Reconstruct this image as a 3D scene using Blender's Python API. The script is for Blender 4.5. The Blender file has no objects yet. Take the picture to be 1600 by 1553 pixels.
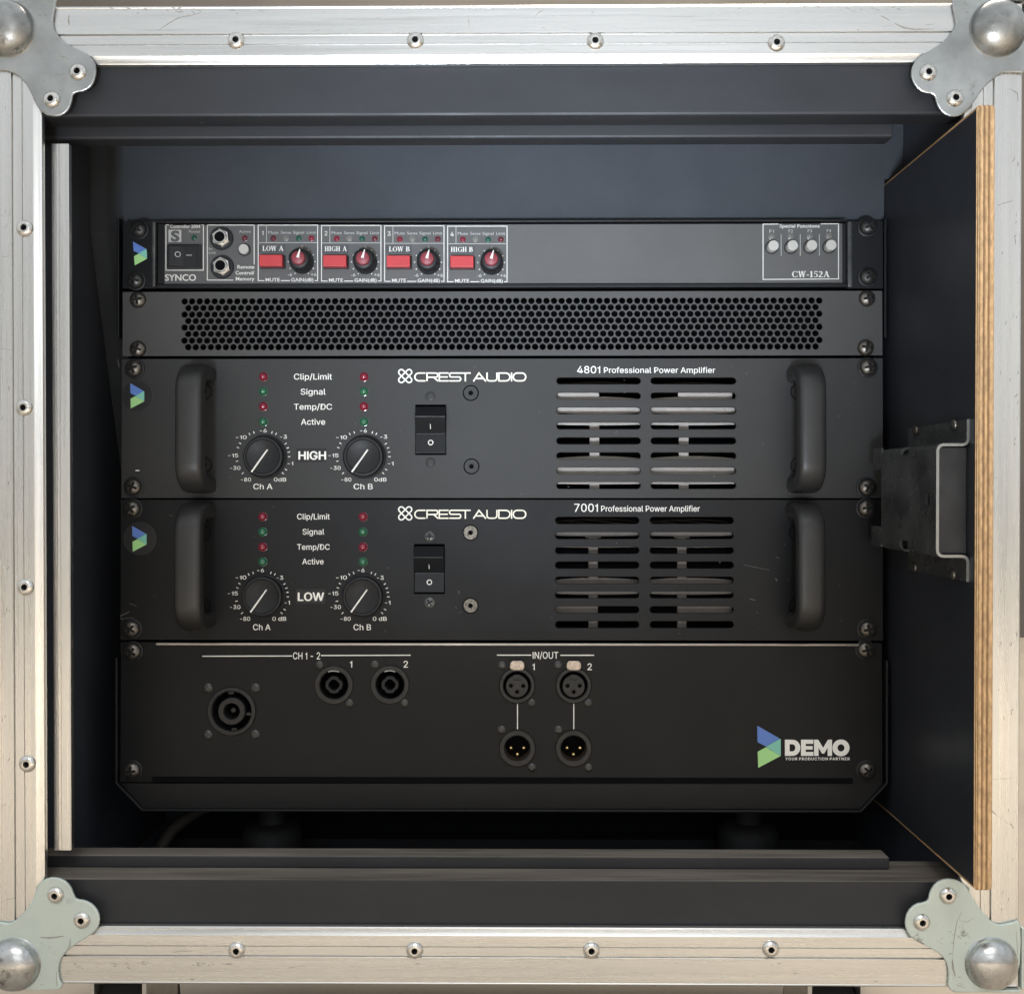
import bpy, bmesh, math, random
from mathutils import Vector, Matrix, Euler
random.seed(7)
SC = bpy.context.scene
COL = SC.collection
MM = 0.001
# ------------------------------------------------------------------ camera
F_PX, CX, CY = 1600.0, 800.0, 776.5            # photograph 1600 x 1553
PITCH, YAW = 13.5 / F_PX, 13.0 / F_PX
cam_d = bpy.data.cameras.new('camera'); cam = bpy.data.objects.new('camera', cam_d); COL.objects.link(cam)
cam_d.sensor_fit = 'HORIZONTAL'; cam_d.sensor_width = 36.0; cam_d.lens = 36.0
cam_d.clip_start = 0.02; cam_d.clip_end = 100
cam.location = (0, 0, 0); cam.rotation_euler = (math.pi / 2 - PITCH, 0, YAW)
SC.camera = cam
# ------------------------------------------------------------------ light
W = bpy.data.worlds.new('World'); SC.world = W; W.use_nodes = True
nt = W.node_tree; bg = nt.nodes['Background']
tc = nt.nodes.new('ShaderNodeTexCoord'); sp = nt.nodes.new('ShaderNodeSeparateXYZ')
mr = nt.nodes.new('ShaderNodeMapRange'); cr = nt.nodes.new('ShaderNodeValToRGB')
mr.inputs['From Min'].default_value = -1; mr.inputs['From Max'].default_value = 1
nt.links.new(tc.outputs['Generated'], sp.inputs[0]); nt.links.new(sp.outputs['Z'], mr.inputs['Value'])
nt.links.new(mr.outputs[0], cr.inputs[0])
wn = nt.nodes.new('ShaderNodeTexNoise'); wn.inputs['Scale'].default_value = 2.6; wn.inputs['Detail'].default_value = 3
wr = nt.nodes.new('ShaderNodeMapRange'); wr.inputs[1].default_value = 0.35; wr.inputs[2].default_value = 0.65; wr.inputs[3].default_value = 0.55; wr.inputs[4].default_value = 1.3
wm_ = nt.nodes.new('ShaderNodeVectorMath'); wm_.operation = 'SCALE'
nt.links.new(tc.outputs['Generated'], wn.inputs['Vector']); nt.links.new(wn.outputs['Fac'], wr.inputs[0])
nt.links.new(cr.outputs[0], wm_.inputs[0]); nt.links.new(wr.outputs[0], wm_.inputs['Scale']); nt.links.new(wm_.outputs[0], bg.inputs['Color'])
e = cr.color_ramp.elements
e[0].position = 0.30; e[0].color = (0.30, 0.255, 0.20, 1)
e[1].position = 0.80; e[1].color = (0.62, 0.66, 0.70, 1)
m_ = e.new(0.5); m_.color = (0.49, 0.487, 0.475, 1)
bg.inputs['Strength'].default_value = 1.36

def area(name, loc, aim, sx, sy, power, color):
    l = bpy.data.lights.new(name, 'AREA'); l.shape = 'RECTANGLE'; l.size = sx; l.size_y = sy
    l.energy = power; l.color = color
    o = bpy.data.objects.new(name, l); COL.objects.link(o); o.location = loc
    o.rotation_euler = (Vector(aim) - Vector(loc)).to_track_quat('-Z', 'Y').to_euler()
    return o
area('overhead_lamp', (0.10, -1.15, 0.40), (0.02, 0.62, 0.10), 0.9, 0.35, 1.6, (0.94, 0.97, 1.0))
floor_fill = area('floor_bounce_fill', (0.1, -1.6, 1.7), (0.1, -1.15, -0.39), 1.2, 1.0, 62, (1.0, 0.965, 0.90)); floor_fill.data.spread = math.radians(72)  # added fill on the front floor for warm bounce; no known fixture
area('rear_floor_fill', (0.6, 1.9, 2.3), (0.6, 1.9, -0.39), 1.2, 1.2, 70, (1.0, 0.90, 0.76))  # added fill brightening the floor behind the case; no known fixture
lo = area('veil_fill_light', (-0.10, -0.62, -0.30), (0.03, 0.66, 0.245), 0.24, 0.12, 0.80, (0.80, 0.93, 1.10)); lo.data.spread = math.radians(27)  # added low fill imitating a bluish lens veil in the case top
vs = SC.view_settings
vs.view_transform = 'Standard'; vs.look = 'None'; vs.exposure = 0; vs.gamma = 1; vs.use_curve_mapping = False
SC.cycles.max_bounces = 8

# ------------------------------------------------------------------ projection helpers (mm)
RC = Euler((math.pi / 2 - PITCH, 0, YAW)).to_matrix()
def ray(px, py):
    return RC @ Vector(((px - CX) / F_PX, -(py - CY) / F_PX, -1.0))
def PF(px, py, Y):
    d = ray(px, py); s = Y / d.y
    return d.x * s, d.z * s
YB, YF, YP = 528.0, 563.5, 650.0
TILT = 0.0172
RO = Vector((0, YP, 0)); VA = Vector((0, math.sin(TILT), math.cos(TILT))); WA = Vector((0, math.cos(TILT), -math.sin(TILT)))
def PR(px, py):
    d = ray(px, py); s = RO.dot(WA) / d.dot(WA); p = d * s
    return p.x, (p - RO).dot(VA)
S = YP / F_PX                                    # mm per photo pixel on the rack plane

# ------------------------------------------------------------------ scene-graph helpers
ORIG = {}
def thing(name, label, cat, base, space='W', group=None):
    o = bpy.data.objects.new(name, None); COL.objects.link(o); o.empty_display_size = 0.02
    b = Vector(base)
    if space == 'R':
        p = RO + Vector((b.x, 0, 0)) + WA * b.y + VA * b.z
        o.location = p * MM; o.rotation_euler = (-TILT, 0, 0)
    else:
        o.location = b * MM
    o['label'] = label; o['category'] = cat
    if group: o['group'] = group
    ORIG[o] = b
    return o
def mesh_of(bm, mats, smooth=None, name='mesh'):
    me = bpy.data.meshes.new(name)
    bmesh.ops.recalc_face_normals(bm, faces=bm.faces)
    for v in bm.verts: v.co *= MM
    bm.to_mesh(me); bm.free()
    for m in (mats if isinstance(mats, (list, tuple)) else [mats]): me.materials.append(m)
    if smooth is not None:
        for p in me.polygons: p.use_smooth = True
        me.set_sharp_from_angle(angle=math.radians(smooth))
    return me
def obj(name, bm, mats, parent=None, smooth=None, bevel=0, recalc=True):
    """bm in mm in the parent's space (world or rack); recentred on its own bounding box"""
    lo = Vector((min(v.co.x for v in bm.verts), min(v.co.y for v in bm.verts), min(v.co.z for v in bm.verts)))
    hi = Vector((max(v.co.x for v in bm.verts), max(v.co.y for v in bm.verts), max(v.co.z for v in bm.verts)))
    c = (lo + hi) / 2
    for v in bm.verts: v.co -= c
    me = mesh_of(bm, mats, smooth, name)
    return place(name, me, parent, c, bevel=bevel)
def place(name, me, parent, loc, rot=None, bevel=0):
    o = bpy.data.objects.new(name, me); COL.objects.link(o)
    loc = Vector(loc)
    if parent is not None:
        o.parent = parent; o.location = (loc - ORIG[parent]) * MM
    else:
        o.location = loc * MM
    if rot: o.rotation_euler = rot
    ORIG[o] = loc
    if bevel:
        b = o.modifiers.new('bevel', 'BEVEL'); b.width = bevel * MM; b.segments = 2; b.limit_method = 'ANGLE'; b.angle_limit = math.radians(40)
        b.harden_normals = False
    return o
def struct(o, kind='structure'):
    o['kind'] = kind; return o

def into(bm, mat, parent):
    """surface marks become faces of the part they lie on"""
    me = parent.data; me.materials.append(mat); k = len(me.materials) - 1
    b = bmesh.new(); b.from_mesh(me)
    for f in bm.faces:
        vv = [b.verts.new((v.co - ORIG[parent]) * MM) for v in f.verts]; g = b.faces.new(vv); g.material_index = k
        g.normal_update()
        if g.normal.y > 0: g.normal_flip()
    b.to_mesh(me); b.free(); bm.free()
# ------------------------------------------------------------------ mesh helpers (mm; x right, y depth, z up)
def NB(): return bmesh.new()
def box(bm, x0, x1, y0, y1, z0, z1, mi=0):
    vs_ = [bm.verts.new((x, y, z)) for x in (x0, x1) for y in (y0, y1) for z in (z0, z1)]
    for f in ((0, 1, 3, 2), (4, 6, 7, 5), (0, 4, 5, 1), (2, 3, 7, 6), (0, 2, 6, 4), (1, 5, 7, 3)):
        bm.faces.new([vs_[i] for i in f]).material_index = mi
    return vs_
def prism(bm, pts, y0, y1):
    a = [bm.verts.new((p[0], y0, p[1])) for p in pts]; b = [bm.verts.new((p[0], y1, p[1])) for p in pts]
    n = len(pts); bm.faces.new(a); bm.faces.new(list(reversed(b)))
    for i in range(n): bm.faces.new((a[i], a[(i + 1) % n], b[(i + 1) % n], b[i]))
def poly(bm, pts, y):
    bm.faces.new([bm.verts.new((p[0], y, p[1])) for p in pts])
def lathe(bm, cx, cz, prof, n=32, y=0, cap0=False, cap1=True, phase=0.0, mod=None):
    rings = []
    for r, w in prof:
        if r <= 1e-6: rings.append([bm.verts.new((cx, y + w, cz))])
        else:
            rings.append([bm.verts.new((cx + r * (mod(k, n) if mod else 1) * math.cos(phase + 2 * math.pi * k / n), y + w,
                                        cz + r * (mod(k, n) if mod else 1) * math.sin(phase + 2 * math.pi * k / n))) for k in range(n)])
    for a, b in zip(rings, rings[1:]):
        if len(a) == 1 and len(b) == 1: continue
        for k in range(n):
            if len(a) == 1: bm.faces.new((a[0], b[k], b[(k + 1) % n]))
            elif len(b) == 1: bm.faces.new((a[k], a[(k + 1) % n], b[0]))
            else: bm.faces.new((a[k], a[(k + 1) % n], b[(k + 1) % n], b[k]))
    if cap0 and len(rings[0]) > 1: bm.faces.new(rings[0])
    if cap1 and len(rings[-1]) > 1: bm.faces.new(rings[-1])
def stroke(bm, pts, wd, y, closed=False):
    """flat ribbon along a polyline, mitred"""
    P = [Vector((p[0], p[1])) for p in pts]; n = len(P); L = []; R_ = []
    for i in range(n):
        if closed: a, b = P[i - 1], P[(i + 1) % n]
        else: a, b = P[max(i - 1, 0)], P[min(i + 1, n - 1)]
        d1 = (P[i] - a).normalized() if (P[i] - a).length > 1e-9 else (b - P[i]).normalized()
        d2 = (b - P[i]).normalized() if (b - P[i]).length > 1e-9 else d1
        t = (d1 + d2)
        t = t.normalized() if t.length > 1e-6 else d1
        nn = Vector((-t.y, t.x)); c = max(0.35, nn.dot(Vector((-d1.y, d1.x))))
        o_ = nn * (wd / 2 / c)
        L.append(bm.verts.new((P[i].x + o_.x, y, P[i].y + o_.y))); R_.append(bm.verts.new((P[i].x - o_.x, y, P[i].y - o_.y)))
    for i in range(n if closed else n - 1):
        j = (i + 1) % n
        bm.faces.new((L[i], L[j], R_[j], R_[i]))
def arc(cx, cy, rx, ry, a0, a1, n=12):
    return [(cx + rx * math.cos(math.radians(a0 + (a1 - a0) * i / n)), cy + ry * math.sin(math.radians(a0 + (a1 - a0) * i / n))) for i in range(n + 1)]
def tube(bm, pts, ra, n=10, caps=True):
    P = [Vector(p) for p in pts]; rings = []
    up = Vector((0.13, 0.21, 0.97))
    for i, p in enumerate(P):
        t = (P[min(i + 1, len(P) - 1)] - P[max(i - 1, 0)]).normalized()
        a = t.cross(up).normalized(); b = t.cross(a)
        rings.append([bm.verts.new(p + (a * math.cos(2 * math.pi * k / n) + b * math.sin(2 * math.pi * k / n)) * ra) for k in range(n)])
    for a, b in zip(rings, rings[1:]):
        for k in range(n): bm.faces.new((a[k], a[(k + 1) % n], b[(k + 1) % n], b[k]))
    if caps: bm.faces.new(rings[0]); bm.faces.new(list(reversed(rings[-1])))
def rp(pts):            # photo pixels on the rack plane -> rack mm
    return [PR(*p) for p in pts]
def rrect(x0, y0, x1, y1, r, n=4):
    return (arc(x1 - r, y1 - r, r, r, 0, 90, n) + arc(x0 + r, y1 - r, r, r, 90, 180, n) + arc(x0 + r, y0 + r, r, r, 180, 270, n) + arc(x1 - r, y0 + r, r, r, 270, 360, n))
def rbox(bm, x0, y0, x1, y1, w0, w1):      # px rectangle on the rack plane
    (u0, v0), (u1, v1) = PR(x0, y1), PR(x1, y0)
    box(bm, u0, u1, w0, w1, v0, v1)
def cut(base_bm, cutter_bm, mats, name, bevel=0, smooth=None):
    """boolean difference -> mesh in mm/1000, both bmeshes in mm"""
    def tmp(b, n):
        me = bpy.data.meshes.new(n); bmesh.ops.recalc_face_normals(b, faces=b.faces); b.to_mesh(me); b.free()
        o = bpy.data.objects.new(n, me); COL.objects.link(o); return o
    A, B = tmp(base_bm, 'tmp_a'), tmp(cutter_bm, 'tmp_b')
    m = A.modifiers.new('b', 'BOOLEAN'); m.object = B; m.operation = 'DIFFERENCE'; m.solver = 'EXACT'
    if bevel:
        bv = A.modifiers.new('v', 'BEVEL'); bv.width = bevel; bv.segments = 2; bv.limit_method = 'ANGLE'; bv.angle_limit = math.radians(50)
    bpy.context.view_layer.update()
    dg = bpy.context.evaluated_depsgraph_get()
    me = bpy.data.meshes.new_from_object(A.evaluated_get(dg))
    for o in (A, B):
        d = o.data; bpy.data.objects.remove(o); bpy.data.meshes.remove(d)
    bm = NB(); bm.from_mesh(me); bpy.data.meshes.remove(me)
    for f in bm.faces: f.material_index = 0
    return bm
# ------------------------------------------------------------------ text
_tc = {}
def glyphs(s, bold=0.0, spacing=1.0):
    k = (s, bold, spacing)
    if k in _tc: return _tc[k]
    cu = bpy.data.curves.new('t', 'FONT'); cu.body = s; cu.size = 1; cu.offset = bold; cu.space_character = spacing
    cu.resolution_u = 3
    o = bpy.data.objects.new('t', cu); COL.objects.link(o)
    bpy.context.view_layer.update()
    me = bpy.data.meshes.new_from_object(o.evaluated_get(bpy.context.evaluated_depsgraph_get()))
    V = [(v.co.x, v.co.y) for v in me.vertices]; Fc = [tuple(p.vertices) for p in me.polygons]
    bpy.data.objects.remove(o); bpy.data.curves.remove(cu); bpy.data.meshes.remove(me)
    _tc[k] = (V, Fc); return _tc[k]
CAP = None
def text(bm, s, x0, x1, base, cap, w=-0.06, bold=0.0, spacing=1.0, M=PR):
    """s printed between photo x0..x1 (or centred on x0 with natural width when x1 is None), cap height in px"""
    global CAP
    if CAP is None:
        V, _ = glyphs('H'); CAP = max(v[1] for v in V)
    V, Fc = glyphs(s, bold, spacing)
    lo, hi = min(v[0] for v in V), max(v[0] for v in V)
    sy = cap / (CAP + 2 * bold)
    if x1 is None:
        sx = sy; x0 = x0 - (hi - lo) * sx / 2
    else: sx = (x1 - x0) / (hi - lo)
    bv = []
    for x, y in V:
        u, v = M(x0 + (x - lo) * sx, base - (y + bold) * sy); bv.append(bm.verts.new((u, w, v)))
    for f in Fc:
        try: bm.faces.new([bv[i] for i in f])
        except ValueError: pass
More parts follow.
